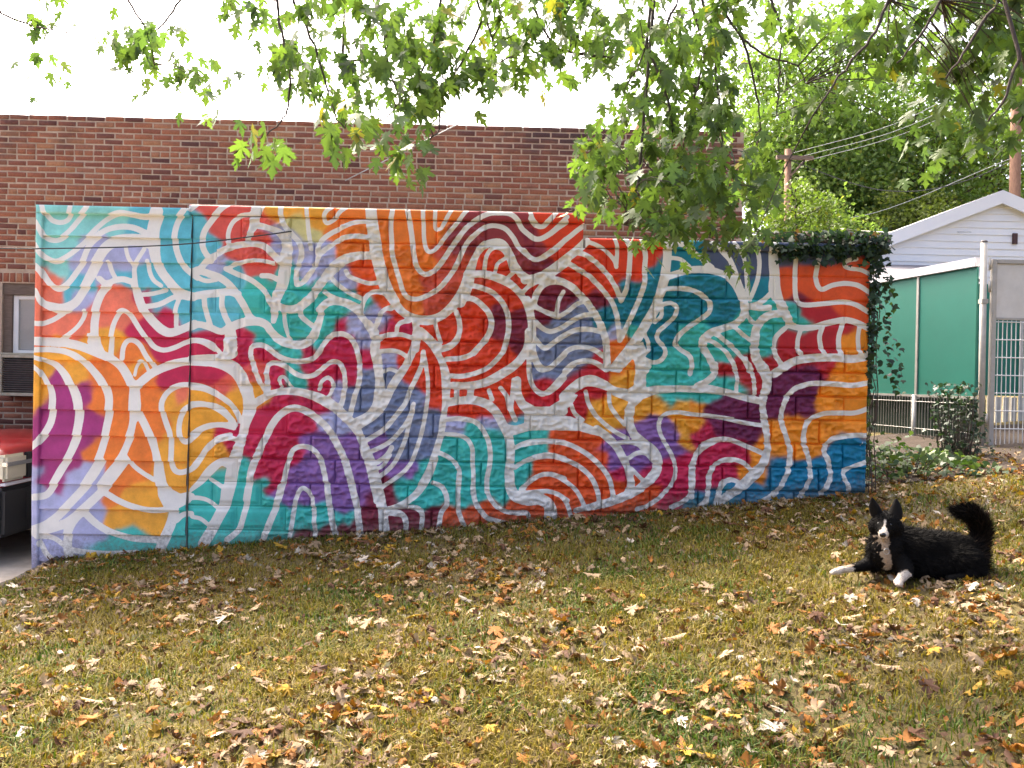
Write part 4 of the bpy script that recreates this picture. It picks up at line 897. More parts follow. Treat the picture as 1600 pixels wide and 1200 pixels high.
def brick_mat():
    m, nt, b = new_mat("old_brick")
    N, Lk = nt.nodes, nt.links
    oi = N.new("ShaderNodeObjectInfo"); at = N.new("ShaderNodeAttribute"); at.attribute_name = "rnd"
    ad = N.new("ShaderNodeMath"); ad.operation = 'ADD'; Lk.new(oi.outputs["Random"], ad.inputs[0]); Lk.new(at.outputs["Fac"], ad.inputs[1])
    fr = N.new("ShaderNodeMath"); fr.operation = 'FRACT'; Lk.new(ad.outputs[0], fr.inputs[0])
    r = N.new("ShaderNodeValToRGB"); e = r.color_ramp.elements
    e[0].position = 0; e[0].color = (.10, .037, .028, 1)
    e[1].position = 1; e[1].color = (.37, .17, .08, 1)
    for p, c in ((.10, (.20, .068, .042, 1)), (.35, (.26, .086, .045, 1)), (.6, (.305, .11, .053, 1)), (.85, (.28, .115, .066, 1))):
        k = e.new(p); k.color = c
    Lk.new(fr.outputs[0], r.inputs[0])
    geo = N.new("ShaderNodeNewGeometry")
    n1 = N.new("ShaderNodeTexNoise"); n1.inputs["Scale"].default_value = .9; n1.inputs["Detail"].default_value = 7; n1.inputs["Roughness"].default_value = .68
    n2 = N.new("ShaderNodeTexNoise"); n2.inputs["Scale"].default_value = 60; n2.inputs["Detail"].default_value = 6; n2.inputs["Roughness"].default_value = .7
    for n in (n1, n2): Lk.new(geo.outputs["Position"], n.inputs["Vector"])
    # soot stains
    sm = N.new("ShaderNodeMapRange"); sm.inputs[1].default_value = .54; sm.inputs[2].default_value = .74; sm.inputs[3].default_value = 0; sm.inputs[4].default_value = .75
    sx = N.new("ShaderNodeSeparateXYZ"); Lk.new(geo.outputs["Position"], sx.inputs[0])
    gx_ = N.new("ShaderNodeMapRange"); gx_.inputs[1].default_value = -2.5; gx_.inputs[2].default_value = 1.0; gx_.inputs[3].default_value = 0; gx_.inputs[4].default_value = .13
    gz_ = N.new("ShaderNodeMapRange"); gz_.inputs[1].default_value = 3.3; gz_.inputs[2].default_value = 4.2; gz_.inputs[3].default_value = -.06; gz_.inputs[4].default_value = .05
    Lk.new(sx.outputs["X"], gx_.inputs[0]); Lk.new(sx.outputs["Z"], gz_.inputs[0])
    a1 = N.new("ShaderNodeMath"); a1.operation = 'ADD'; Lk.new(gx_.outputs[0], a1.inputs[0]); Lk.new(gz_.outputs[0], a1.inputs[1])
    a2 = N.new("ShaderNodeMath"); a2.operation = 'ADD'; Lk.new(a1.outputs[0], a2.inputs[0]); Lk.new(n1.outputs["Fac"], a2.inputs[1])
    Lk.new(a2.outputs[0], sm.inputs[0])
    mx = N.new("ShaderNodeMix"); mx.data_type = 'RGBA'; mx.inputs[7].default_value = (.045, .028, .03, 1)
    Lk.new(sm.outputs[0], mx.inputs[0]); Lk.new(r.outputs[0], mx.inputs[6])
    m2 = N.new("ShaderNodeMapRange"); m2.inputs[1].default_value = .3; m2.inputs[2].default_value = .7; m2.inputs[3].default_value = .72; m2.inputs[4].default_value = 1.3
    Lk.new(n2.outputs["Fac"], m2.inputs[0])
    s = N.new("ShaderNodeVectorMath"); s.operation = 'SCALE'; Lk.new(mx.outputs[2], s.inputs[0]); Lk.new(m2.outputs[0], s.inputs["Scale"])
    Lk.new(s.outputs[0], b.inputs["Base Color"]); b.inputs["Roughness"].default_value = .9
    bp = N.new("ShaderNodeBump"); bp.inputs["Strength"].default_value = .5; bp.inputs["Distance"].default_value = .006
    Lk.new(n2.outputs["Fac"], bp.inputs["Height"]); Lk.new(bp.outputs[0], b.inputs["Normal"])
    return m
MAT['brick'] = brick_mat()

def brick_verts(w, h, d, rs):
    j = lambda s: rs.uniform(-s, s)
    x, z = w / 2, h / 2; c = .006
    V = []
    for (sx, sz) in ((-1, -1), (1, -1), (1, 1), (-1, 1)): V.append((sx * x + j(.003), .05, sz * z + j(.002)))
    for (sx, sz) in ((-1, -1), (1, -1), (1, 1), (-1, 1)): V.append((sx * x + j(.003), -d + c + j(.002), sz * z + j(.003)))
    for (sx, sz) in ((-1, -1), (1, -1), (1, 1), (-1, 1)): V.append((sx * (x - c) + j(.002), -d + j(.003), sz * (z - c) + j(.002)))
    F = []
    for k in range(4):
        k2 = (k + 1) % 4
        F += [(k, k2, 4 + k2, 4 + k), (4 + k, 4 + k2, 8 + k2, 8 + k)]
    F.append((8, 9, 10, 11))
    return V, F
rs = random.Random(5)
VAR = {}
def variant(kind, w, h):
    L = []
    for i in range(6):
        V, F = brick_verts(w, h, .004, rs); me = mesh_np("brick", V, F); me.materials.append(MAT['brick']); L.append(me)
    VAR[kind] = L
variant('s', BL - .014, CH - .0145); variant('h', BL / 2 - .014, CH - .0145); variant('v', .0595, .096)

def hidden(x, y, z):
    t = (0 - CAM_POS.y) / (y - CAM_POS.y)
    u = x * t; v = 1.6 + (z - 1.6) * t
    if SX0 - .02 < u < SX1 and v < 2.96: return True
    if WX0 <= u < STEP_X and v < 2.99: return True
    if STEP_X <= u < WX1 and v < 2.79: return True
    return False
bricks = []
row = 0; z = BTOP - CH / 2
while z > .35:
    header = (row % 7 == 6)
    stp = BL / 2 if header else BL
    off = (row % 2) * (BL / 2) + rs.uniform(-.015, .015)
    x = -6.6 + off
    while x < BX1:
        a, b = x, min(x + stp, BX1)
        kind = 'h' if header else 's'
        cx = (a + b) / 2
        inwin = (b > WIN[0] + .03 and a < WIN[1] - .03 and z > WIN[2] - .02 and z < WIN[3] + .125)
        if b - a > .08 and not inwin and not hidden(cx, BY, z + .03):
            if b - a < stp - .03: kind = 'h'; 
            bricks.append((cx, z, kind))
        x += stp
    z -= CH; row += 1
xx = WIN[0] - .03
while xx < WIN[1]:
    if not hidden(xx, BY, 2.6): bricks.append((xx, WIN[3] + .062, 'v'))
    xx += .071
bricks.sort(key=lambda b: (b[0]) ** 2 + (b[1] - 1.6) ** 2 + (0 if b[0] > -4.9 else -30))
JV, JF, JR = [], [], []
for i, (cx, cz, kind) in enumerate(bricks):
    me = VAR[kind][rs.randrange(6)]
    dy = rs.uniform(-.003, .003)
    if i < 300:
        put("brick", me, None, bld, Vector((cx, BY + dy, cz)) - BROOT)
    else:
        V = np.empty(len(me.vertices) * 3, np.float32); me.vertices.foreach_get("co", V); V = V.reshape(-1, 3)
        b0 = len(JV) * 12
        JV.append(V + np.array([cx, BY + dy, cz]) - np.array(BROOT)); JF.append(np.array([list(p.vertices) for p in me.polygons]) + b0)
        JR.append(np.full(12, rs.random()))
me = mesh_np("brickwork", np.vstack(JV), np.vstack(JF)); float_attr(me, "rnd", np.concatenate(JR))
o = put("brickwork", me, MAT['brick'], bld); o["kind"] = "stuff"

def local(mb_, root, name, mat, parent, bevel=0.0):
    me = mb_.mesh(name, bevel); me.transform(Matrix.Translation(-Vector(root))); return put(name, me, mat, parent)
# window
win = MB().box((WIN[0], BY + .02, WIN[3] - .125), (WIN[1], BY + .12, WIN[3])).box((WIN[0], BY + .03, 1.78), (WIN[0] + .095, BY + .12, WIN[3] - .125)).box((WIN[1] - .095, BY + .03, 1.78), (WIN[1], BY + .12, WIN[3] - .125))
win = local(win, BROOT, "window", MAT['wood_dark'], bld, .004)
sash = MB()
a, b, c, d = WIN[0] + .097, WIN[1] - .097, 1.775, WIN[3] - .127
sash.box((a, BY + .05, c), (a + .055, BY + .09, d)).box((b - .055, BY + .05, c), (b, BY + .09, d)).box((a + .055, BY + .05, d - .045), (b - .055, BY + .09, d)).box((a + .055, BY + .05, c), (b - .055, BY + .09, c + .035))
local(sash, BROOT, "sash_frame", MAT['white_paint'], win, .003)
bl = MB()
zz = c + .04
while zz < d - .05:
    bl.add([(a + .056, BY + .082, zz), (b - .056, BY + .082, zz), (b - .056, BY + .074, zz + .0215), (a + .056, BY + .074, zz + .0215)], [(0, 1, 2, 3)])
    zz += .022
o = local(bl, BROOT, "blind", MAT['white_paint'], win)
gm, gnt, gb = new_mat("window_glass"); gb.inputs["Roughness"].default_value = .03; gb.inputs["Base Color"].default_value = (.02, .02, .02, 1)
_tr = gnt.nodes.new("ShaderNodeBsdfTransparent"); _mx = gnt.nodes.new("ShaderNodeMixShader"); _mx.inputs[0].default_value = .12
gnt.links.new(_tr.outputs[0], _mx.inputs[1]); gnt.links.new(gb.outputs[0], _mx.inputs[2]); gnt.links.new(_mx.outputs[0], gnt.nodes["Material Output"].inputs[0])
local(MB().box((a + .057, BY + .060, c + .036), (b - .057, BY + .063, d - .046)), BROOT, "pane", gm, win)
local(MB().box((WIN[0] - .03, BY - .03, 1.757), (WIN[1] + .03, BY + .12, 1.778)), BROOT, "window_sill", MAT['cream_metal'], win, .003)
local(MB().box((WIN[0] + .03, BY + .13, WIN[2]), (WIN[1], BY + .15, WIN[3])), BROOT, "reveal_board", MAT['wood_dark'], win)
# chimney flue on the roof
local(MB().box((1.98, 5.0, 3.9), (2.2, 5.25, 5.30)).box((1.95, 4.97, 5.30), (2.23, 5.28, 5.37)), BROOT, "chimney", MAT['chimney'], bld, .01)

# air conditioner in the lower half of the window
ac = empty("air_conditioner", (-5.0, BY, 1.32)); AR = (-5.0, BY, 1.32)
tag(ac, "cream and brown window air conditioner below the white blind in the brick wall", "air conditioner")
x0, x1, z0, z1, y0 = -5.315, -4.70, 1.315, 1.752, 1.90
mb = MB()
mb.box((x0, y0, z0), (x0 + .036, BY + .2, z1)).box((x1 - .036, y0, z0), (x1, BY + .2, z1)).box((x0 + .036, y0, z1 - .03), (x1 - .036, BY + .2, z1)).box((x0 + .036, y0, z0), (x1 - .036, BY + .2, z0 + .034))
local(mb, AR, "casing", MAT['cream_metal'], ac, .004)
local(MB().box((x0 + .036, y0 + .05, z0 + .034), (x1 - .036, y0 + .06, z1 - .03)), AR, "grille_back", MAT['wire'], ac)
zz = z0 + .05
while zz < z1 - .04:
    M4 = Matrix.Translation((0, y0 + .02, zz)) @ Matrix.Rotation(math.radians(-28), 4, 'X')
    me = MB().box((x0 + .038, -.012, -.0025), (x1 - .038, .012, .0025), M4)
    local(me, AR, "grille_slat", MAT['dark_metal'], ac); zz += .0235
sc_ = MB()
for zz in (1.36, 1.46, 1.56, 1.66): sc_.tube([(x0 + .017, y0 - .004, zz), (x0 + .017, y0 + .004, zz)], .005, 6)
local(sc_, AR, "screws", MAT['dark_metal'], ac)

# ------------------------------------------------------------------ parked red car at the left edge
car = empty("parked_car", (-6.2, .95, DRIVE_Z)); CR = Vector((-6.2, .95, DRIVE_Z))
tag(car, "red parked car with black bumper at the left edge of the clapboard wall", "car")
m, nt, b = new_mat("red_car_paint"); b.inputs["Base Color"].default_value = (.30, .010, .012, 1); b.inputs["Roughness"].default_value = .28; b.inputs["Coat Weight"].default_value = .6; MAT['car_red'] = m
m, nt, b = new_mat("car_black_plastic"); b.inputs["Base Color"].default_value = (.022, .022, .024, 1); b.inputs["Roughness"].default_value = .55; MAT['car_black'] = m
m, nt, b = new_mat("car_glass"); b.inputs["Base Color"].default_value = (.02, .025, .028, 1); b.inputs["Roughness"].default_value = .05; MAT['car_glass'] = m
m, nt, b = new_mat("headlight_lens"); b.inputs["Base Color"].default_value = (.62, .58, .44, 1); b.inputs["Roughness"].default_value = .15; b.inputs["Coat Weight"].default_value = .8; MAT['lens'] = m
m, nt, b = new_mat("chrome_strip"); b.inputs["Base Color"].default_value = (.75, .75, .76, 1); b.inputs["Metallic"].default_value = 1; b.inputs["Roughness"].default_value = .18; MAT['chrome'] = m

def loft(name, st, mat, parent, root, n=28, ex=4.0):
    """stations (x, zlow, zhigh, half width)"""
    V = []; F = []
    for (x, zl, zh, hw) in st:
        for k in range(n):
            a = 2 * math.pi * k / n + .001
            c, s = math.cos(a), math.sin(a)
            V.append((x, .95 + hw * math.copysign(abs(c) ** (2 / ex), c), (zl + zh) / 2 + (zh - zl) / 2 * math.copysign(abs(s) ** (2 / ex), s)))
    m_ = len(st)
    mb_ = MB()
    F = [(i * n + k, i * n + (k + 1) % n, (i + 1) * n + (k + 1) % n, (i + 1) * n + k) for i in range(m_ - 1) for k in range(n)]
    F += [tuple(range(n)), tuple((m_ - 1) * n + k for k in range(n))]
    mb_.add(V, F, True)
    return local(mb_, root, name, mat, parent)
NX = -4.22
loft("body", [(NX - 4.0, .35, .80, .70), (NX - 3.92, .22, .93, .80), (NX - 3.4, .17, .97, .84), (NX - 2.2, .16, .97, .85), (NX - 1.2, .16, .99, .85),
              (NX - .55, .16, 1.0, .85), (NX - .2, .18, .965, .845), (NX - .06, .20, .935, .84), (NX - .012, .24, .90, .82), (NX, .34, .86, .78)], MAT['car_red'], car, CR, 44, 7)
loft("cabin", [(NX - 3.95, .9, 1.0, .70), (NX - 3.6, .9, 1.36, .70), (NX - 3.0, .9, 1.44, .69), (NX - 2.0, .9, 1.45, .69), (NX - 1.55, .9, 1.38, .70), (NX - .95, .9, 1.0, .76)], MAT['car_glass'], car, CR, 28, 5)
loft("roof", [(NX - 3.6, 1.33, 1.40, .64), (NX - 3.0, 1.38, 1.475, .66), (NX - 2.0, 1.39, 1.485, .66), (NX - 1.6, 1.33, 1.42, .64)], MAT['car_red'], car, CR, 24, 4)
bump = MB().box((NX - .45, .075, .05 + .11), (NX + .045, 1.825, .585))
local(bump, CR, "bumper", MAT['car_black'], car, .03)
local(MB().box((NX + .044, .42, .27), (NX + .052, 1.48, .52)), CR, "bumper_inset", MAT['car_black'], car, .004)
local(MB().box((NX - .02, .46, .635), (NX + .03, 1.44, .86)), CR, "grille", MAT['car_black'], car, .01)
for s_ in (-1, 1):
    yc = .95 + s_ * .66
    hl = MB().box((NX - .16, yc - .165, .632), (NX + .036, yc + .165, .862))
    local(hl, CR, "headlight", MAT['lens'], car, .025)
local(MB().box((NX + .0, .12, .765), (NX + .052, 1.78, .80)), CR, "chrome_strip", MAT['chrome'], car, .006)
local(MB().box((NX - .0, .10, .60), (NX + .05, 1.80, .622)), CR, "bumper_strip", MAT['alu'], car, .004)
for wx in (NX - .78, NX - 3.2):
    for s_ in (-1, 1):
        yc = .95 + s_ * .76
        w = MB().tube([(wx, yc - .1, .22), (wx, yc - .085, .22), (wx, yc + .085, .22), (wx, yc + .1, .22)], [.27, .31, .31, .27], 28)
        w = local(w, CR, "wheel", MAT['car_black'], car)
        local(MB().tube([(wx, yc + s_ * .095, .22), (wx, yc + s_ * .106, .22)], [.19, .17], 20), CR, "hubcap", MAT['galv'], w)

# ------------------------------------------------------------------ cable across the wall
def cable(name, pts, r, mat, label, cat="cable", group=None, sub=8):
    P = catmull(np.array(pts, float), sub)
    o = MB().tube([tuple(p) for p in P], r, 6).build(name, mat); tag(o, label, cat, group); return o
cable("cable", [(-9.4, -.15, 2.50), (-6, -.15, 2.56), (-4.097, -.15, 2.587), (-3.785, -.15, 2.592), (-3.109, -.13, 2.622), (-2.546, -.11, 2.668), (-2.0, -.08, 2.75), (-1.75, -.03, 2.80)], .0055, MAT['wire'],
      "thin dark cable strung across the top of the clapboard wall")

# ------------------------------------------------------------------ teal fence, gate
def fx(y): return 5.205 - .1875 * (y - 1.9)
fence = empty("teal_fence", (fx(2.9), 2.9, gz(5, 2.5))); FR = fence.location.copy()
tag(fence, "teal sheet fence with white top rail and wire mesh foot right of the mural", "fence")
def along(y0_, y1_, z0_, z1_, off, th):
    """slab following the fence line"""
    return MB().add([(fx(y0_) + off, y0_, z0_), (fx(y1_) + off, y1_, z0_), (fx(y1_) + off + th, y1_, z0_), (fx(y0_) + off + th, y0_, z0_),
                     (fx(y0_) + off, y0_, z1_), (fx(y1_) + off, y1_, z1_), (fx(y1_) + off + th, y1_, z1_), (fx(y0_) + off + th, y0_, z1_)],
                    [(0, 3, 2, 1), (4, 5, 6, 7), (0, 1, 5, 4), (1, 2, 6, 5), (2, 3, 7, 6), (3, 0, 4, 7)])
ys_ = [1.93, 2.86, 4.6, 6.4]
for a_, b_ in zip(ys_[:-1], ys_[1:]):
    local(along(a_ + .012, b_ - .012, 1.505, 2.915, 0, .02), FR, "sheet_panel", MAT['teal'], fence)
for y_ in ys_[1:]:
    local(along(y_ - .018, y_ + .018, 1.45, 2.915, -.012, .045), FR, "batten", MAT['galv'], fence)
    local(MB().tube([(fx(y_) - .02, y_ + .0, .55), (fx(y_) - .02, y_, 1.50)], .028, 10), FR, "post", MAT['galv'], fence)
local(along(1.93, 6.4, 2.918, 3.015, -.03, .08), FR, "top_rail", MAT['alu'], fence, .004)
local(along(1.93, 6.4, 1.478, 1.503, -.02, .05), FR, "lower_rail", MAT['galv'], fence)
wm = MB(); y_ = 1.96
while y_ < 6.3:
    wm.tube([(fx(y_) - .03, y_, .62), (fx(y_) - .03, y_, 1.475)], .0035, 4, False); y_ += .05
for z_ in (.74, 1.10, 1.42): wm.tube([(fx(1.95) - .037, 1.95, z_), (fx(6.3) - .037, 6.3, z_)], .0045, 4, False)
o = local(wm, FR, "wire_mesh", MAT['galv'], fence); o["kind"] = "stuff"
local(along(1.93, 6.4, .55, 1.47, .10, .02), FR, "back_sheet", simple("faded_green_board", (.025, .05, .034), (.016, .03, .02), .8, 6), fence)

gate = empty("metal_gate", (5.8, 1.75, .8)); GR = gate.location.copy()
tag(gate, "ivory metal gate with blank top panel and white wire grid at the right edge", "gate")
gx0, gx1, gz0, gz1 = 5.245, 6.42, .845, 2.97
mb = MB()
mb.box((gx0, 1.73, gz0), (gx0 + .05, 1.78, gz1)).box((gx1 - .05, 1.73, gz0), (gx1, 1.78, gz1)).box((gx0 + .05, 1.732, gz1 - .045), (gx1 - .05, 1.778, gz1)).box((gx0 + .05, 1.732, gz0), (gx1 - .05, 1.778, gz0 + .045)).box((gx0 + .05, 1.735, 2.325), (gx1 - .05, 1.775, 2.35))
local(mb, GR, "frame", MAT['cream_gate'], gate, .004)
local(MB().box((gx0 + .052, 1.75, 2.352), (gx1 - .052, 1.765, gz1 - .047)), GR, "top_panel", simple("pale_gate_panel", (.68, .65, .59), (.58, .55, .49), .55, 6, bump=.1), gate)
wm = MB(); x_ = gx0 + .085
while x_ < gx1 - .06:
    wm.tube([(x_, 1.752, gz0 + .045), (x_, 1.752, 2.325)], .005, 6, False); x_ += .048
for k in range(8): wm.tube([(gx0 + .05, 1.742, gz0 + .13 + k * .19), (gx1 - .05, 1.742, gz0 + .13 + k * .19)], .006, 6, False)
o = local(wm, GR, "wire_grid", MAT['white_paint'], gate); o["kind"] = "stuff"
for z_ in (2.86, 2.62, 1.2): local(MB().tube([(gx0 - .02, 1.75, z_), (gx0 - .02, 1.75, z_ + .12)], .014, 10), GR, "hinge", MAT['cream_gate'], gate)
gp = empty("gate_post", (5.20, 1.8, .75)); 
tag(gp, "tall ivory pipe post between the teal fence and the gate", "post")
local(MB().tube([(5.20, 1.8, .6), (5.185, 1.8, 3.16)], .032, 14), (5.2, 1.8, .75), "pipe", MAT['cream_gate'], gp)
local(MB().tube([(5.185, 1.8, 3.16), (5.185, 1.8, 3.175)], [.036, .03], 14), (5.2, 1.8, .75), "cap", MAT['dark_metal'], gp)
local(MB().box((5.155, 1.76, 2.50), (5.225, 1.84, 2.55)), (5.2, 1.8, .75), "bracket", MAT['cream_gate'], gp, .004)
f2 = empty("teal_screen", (6.4, 3.7, .8)); F2R = f2.location.copy()
tag(f2, "teal sheet screen seen through the wire of the gate", "fence")
for a_, b_ in ((5.3, 5.72), (5.74, 6.8), (6.82, 8.0)): local(MB().box((a_, 3.7, 1.5), (b_, 3.72, 2.95)), F2R, "sheet_panel", MAT['teal'], f2)
for x_ in (5.73, 6.81): local(MB().box((x_ - .02, 3.675, .7), (x_ + .02, 3.698, 2.95)), F2R, "post", MAT['galv'], f2)
sl = 5.35
while sl < 8.0:
    local(MB().box((sl, 3.71, .72), (sl + .07, 3.73, 1.48)), F2R, "picket", MAT['galv'], f2); sl += .105

# ------------------------------------------------------------------ white gabled house
house = empty("white_house", (12.3, 16, 1.0)); HR = house.location.copy()
tag(house, "white clapboard house gable rising behind the teal fence", "house")
PX, PZ, SL = 12.08, 6.22, .40
HY = 13.0
def rake(x): return PZ - SL * abs(x - PX)
HX0, HX1 = 8.55, 15.2
mb = MB(); mb.prism([(HX0, .6), (HX1, .6), (HX1, rake(HX1)), (PX, PZ), (HX0, rake(HX0))], HY + .02, HY + 9); local(mb, HR, "wall", MAT['vinyl'], house)
zb = 3.1
while zb < PZ - .05:
    zt = min(zb + .17, PZ)
    def xr(z_, s): return PX + s * (PZ - z_) / SL
    a0, b0 = max(HX0, xr(zb, -1)), min(HX1, xr(zb, 1)); a1, b1 = max(HX0, xr(zt, -1)), min(HX1, xr(zt, 1))
    me = MB().add([(a0, HY - .022, zb), (b0, HY - .022, zb), (b1, HY - .002, zt), (a1, HY - .002, zt), (a0, HY + .015, zb), (b0, HY + .015, zb)], [(0, 1, 2, 3), (0, 4, 5, 1)])
    local(me, HR, "siding_board", MAT['vinyl'], house); zb += .17
for s in (-1, 1):
    ex = PX + s * 3.75
    q = MB().add([(PX, HY - .14, PZ + .02), (ex, HY - .14, PZ + .02 - SL * 3.75), (ex, HY + 9.4, PZ + .02 - SL * 3.75), (PX, HY + 9.4, PZ + .02),
                  (PX, HY - .14, PZ + .10), (ex, HY - .14, PZ + .10 - SL * 3.75), (ex, HY + 9.4, PZ + .10 - SL * 3.75), (PX, HY + 9.4, PZ + .10)],
                 [(0, 1, 2, 3), (4, 5, 6, 7), (0, 1, 5, 4), (2, 3, 7, 6), (1, 2, 6, 5)])
    rf = local(q, HR, "roof", MAT['white_paint'], house)
    q = MB().add([(PX + s * .002, HY - .18, PZ - .17), (ex, HY - .18, PZ - .17 - SL * 3.75), (ex, HY - .145, PZ - .17 - SL * 3.75), (PX + s * .002, HY - .145, PZ - .17),
                  (PX + s * .002, HY - .18, PZ + .15), (ex, HY - .18, PZ + .15 - SL * 3.75), (ex, HY - .145, PZ + .15 - SL * 3.75), (PX + s * .002, HY - .145, PZ + .15)],
                 [(0, 1, 2, 3), (4, 5, 6, 7), (0, 1, 5, 4), (2, 3, 7, 6), (1, 2, 6, 5)])
    local(q, HR, "bargeboard", MAT['vinyl'], rf)
    q = MB().add([(PX, HY - .18, PZ + .152), (ex, HY - .18, PZ + .152 - SL * 3.75), (ex, HY + 9.4, PZ + .152 - SL * 3.75), (PX, HY + 9.4, PZ + .152)], [(0, 1, 2, 3)])
    local(q, HR, "roofing", MAT['alu'], rf)
local(MB().box((12.42, HY - .06, 5.10), (12.54, HY - .02, 5.36)), HR, "vent", MAT['brown'], house, .005)
shed = empty("grey_lean_to", (9.4, 11.2, 1)); tag(shed, "low grey felt lean-to roof in front of the white house", "shed")
SR = shed.location.copy()
local(MB().box((7.8, 11.2, .6), (10.4, 12.9, 3.95)), SR, "wall", MAT['grey_roof'], shed)
local(MB().add([(7.6, 10.9, 3.9), (10.6, 10.9, 3.9), (10.6, 12.85, 4.45), (7.6, 12.85, 4.45), (7.6, 10.9, 3.97), (10.6, 10.9, 3.97), (10.6, 12.85, 4.52), (7.6, 12.85, 4.52)],
         [(0, 1, 2, 3), (4, 5, 6, 7), (0, 1, 5, 4), (1, 2, 6, 5), (2, 3, 7, 6), (3, 0, 4, 7)]), SR, "roof", MAT['grey_roof'], shed)

# ------------------------------------------------------------------ utility poles and wires
def pole(name, x, y, top, r, label, arms):
    t = empty(name, (x, y, .5)); tag(t, label, "utility pole", "utility poles behind the fence")
    local(MB().tube([(x + .06, y, .2), (x + .03, y, top * .5), (x, y, top)], [r * 1.25, r * 1.1, r], 14), t.location.copy(), "shaft", MAT['pole_wood'], t)
    for (x0_, x1_, z_) in arms:
        local(MB().box((x0_, y - .2, z_ - .06), (x1_, y - .09, z_ + .06)), t.location.copy(), "crossarm", MAT['wood_dark'], t)
        local(MB().tube([(x + .5, y - .12, z_ - .08), (x + .05, y - .12, z_ - .6)], .03, 6), t.location.copy(), "brace", MAT['wood_dark'], t)
    return t
pole("utility_pole", 9.33, 20, 9.25, .11, "slim brown utility pole with a crossarm above the ivy corner", [(8.9, 10.1, 8.95)])
pole("utility_pole", 15.56, 18, 14.0, .14, "thick brown utility pole behind the peak of the white house", [])
WG = "overhead wires"
cable("overhead_wire", [(8.9, 20, 9.2), (9.6, 19.8, 8.75), (12.06, 19, 7.75), (14.4, 18.4, 8.0), (17.5, 18, 9.6)], .014, MAT['wire'], "sagging dark overhead wire in front of the trees", "wire", WG)
for k, (za, zb_) in enumerate(((9.05, 12.3), (8.95, 11.75), (8.85, 11.4))):
    cable("overhead_wire", [(9.2 + .3 * k, 20, za), (13, 19.4, za + (zb_ - za) * .35), (16.4, 18.5, zb_)], .009, MAT['wire_pale'], "pale straight overhead wire rising to the right, %s of three" % ("highest", "middle", "lowest")[k], "wire", WG)
cable("overhead_wire", [(9.4, 20, 6.95), (12, 19.5, 7.15), (15.5, 18, 8.6)], .009, MAT['wire_pale'], "pale overhead wire rising from the slim pole towards the thick pole", "wire", WG)
cable("service_wire", [(9.4, 19.9, 6.9), (10.2, 16, 5.9), (11.2, 12.6, 5.3)], .011, MAT['wire_pale'], "pale service wire dropping from the slim pole to the white house", "wire", WG)
cable("service_wire", [(-1.7, 2.05, 3.72), (.0, 1.4, 4.4), (2.2, .4, 5.2), (5.2, -.6, 6.2)], .006, MAT['wire_pale'], "thin pale wire rising from the brick wall into the branches", "wire", WG)

# ------------------------------------------------------------------ leaves
HALF = [(.0, .0), (.07, .05), (.27, -.02), (.21, .10), (.36, .14), (.18, .23), (.33, .33), (.52, .50), (.40, .52), (.42, .66), (.28, .55), (.13, .44), (.15, .60), (.25, .72), (.13, .76), (.10, .88), (.0, 1.05)]
def leaf_geo(curl=0.0, roll=0.0, rs_=random, jag=.03):
    """maple leaf, base at origin, tip +y, unit length; fan triangles"""
    P = [(x + rs_.uniform(-jag, jag) * (x > 0), y + rs_.uniform(-jag, jag)) for x, y in HALF]
    Q = [(-x + rs_.uniform(-jag, jag), y + rs_.uniform(-jag, jag)) for x, y in HALF[-2:0:-1]]
    O = P + Q
    pts = [(0, .32)] + O
    V = []
    for x, y in pts:
        z = -.18 * abs(x) - .10 * y * y
        if roll:
            R_ = 1 / roll; z = R_ * (1 - math.cos(x * roll)) * (1 if roll > 0 else -1); x = abs(R_) * math.sin(x * abs(roll))
            if roll < 0: z = -abs(z)
        if curl:
            R_ = 1 / curl; zz_ = z; y2 = (R_ - zz_) * math.sin(y * curl); z = R_ - (R_ - zz_) * math.cos(y * curl); y = y2
        V.append((x, y, z))
    n_ = len(O)
    F = [(0, 1 + k, 1 + (k + 1) % n_) for k in range(n_)]
    # petiole
    b_ = len(V); V += [(-.012, .02, .0), (.012, .02, .0), (0, -.45, .05)]; F.append((b_, b_ + 2, b_ + 1))
    return np.array(V), np.array(F)

def merge(items):
    """items: (V, F, M3, t, color) -> V, F, C"""
    VV, FF, CC = [], [], []; base = 0
    for V, F, R_, t, c in items:
        VV.append(V @ R_.T + t); FF.append(F + base); CC.append(np.repeat(np.asarray(c, float)[None], len(V), 0)); base += len(V)
    return np.vstack(VV), np.vstack(FF), np.vstack(CC)

def rot(az, tilt, spin):
    return np.array(Matrix.Rotation(az, 3, 'Z') @ Matrix.Rotation(tilt, 3, 'X') @ Matrix.Rotation(spin, 3, 'Y'))

# overhanging silver maple: its trunk stands out of frame to the right of the camera
rl = random.Random(3)
maple = empty("maple_tree", (5.6, -4.2, gz(5.6, -4.2))); MR = np.array(maple.location)
tag(maple, "silver maple with drooping leafy branches hanging over the lawn and mural", "tree")
limbs = MB()
limbs.tube([(5.6, -4.2, .5), (5.55, -4.1, 1.6), (5.5, -4.0, 2.8), (5.2, -3.6, 4.2), (4.6, -3.2, 5.2)], [.30, .25, .23, .2, .16], 14)
tr = local(limbs, MR, "trunk", MAT['bark'], maple)
lm = [[(5.2, -3.6, 4.2), (3.6, -2.9, 4.9), (1.6, -2.3, 5.1), (-.6, -2.1, 5.0), (-2.6, -1.9, 4.9), (-4.4, -1.5, 4.7)],
      [(4.6, -3.2, 5.2), (3.2, -2.2, 5.6), (1.8, -1.9, 5.2), (1.0, -1.8, 4.7)],
      [(5.2, -3.6, 4.2), (3.8, -3.3, 4.4), (2.6, -3.3, 4.2), (1.9, -3.4, 4.0)]]
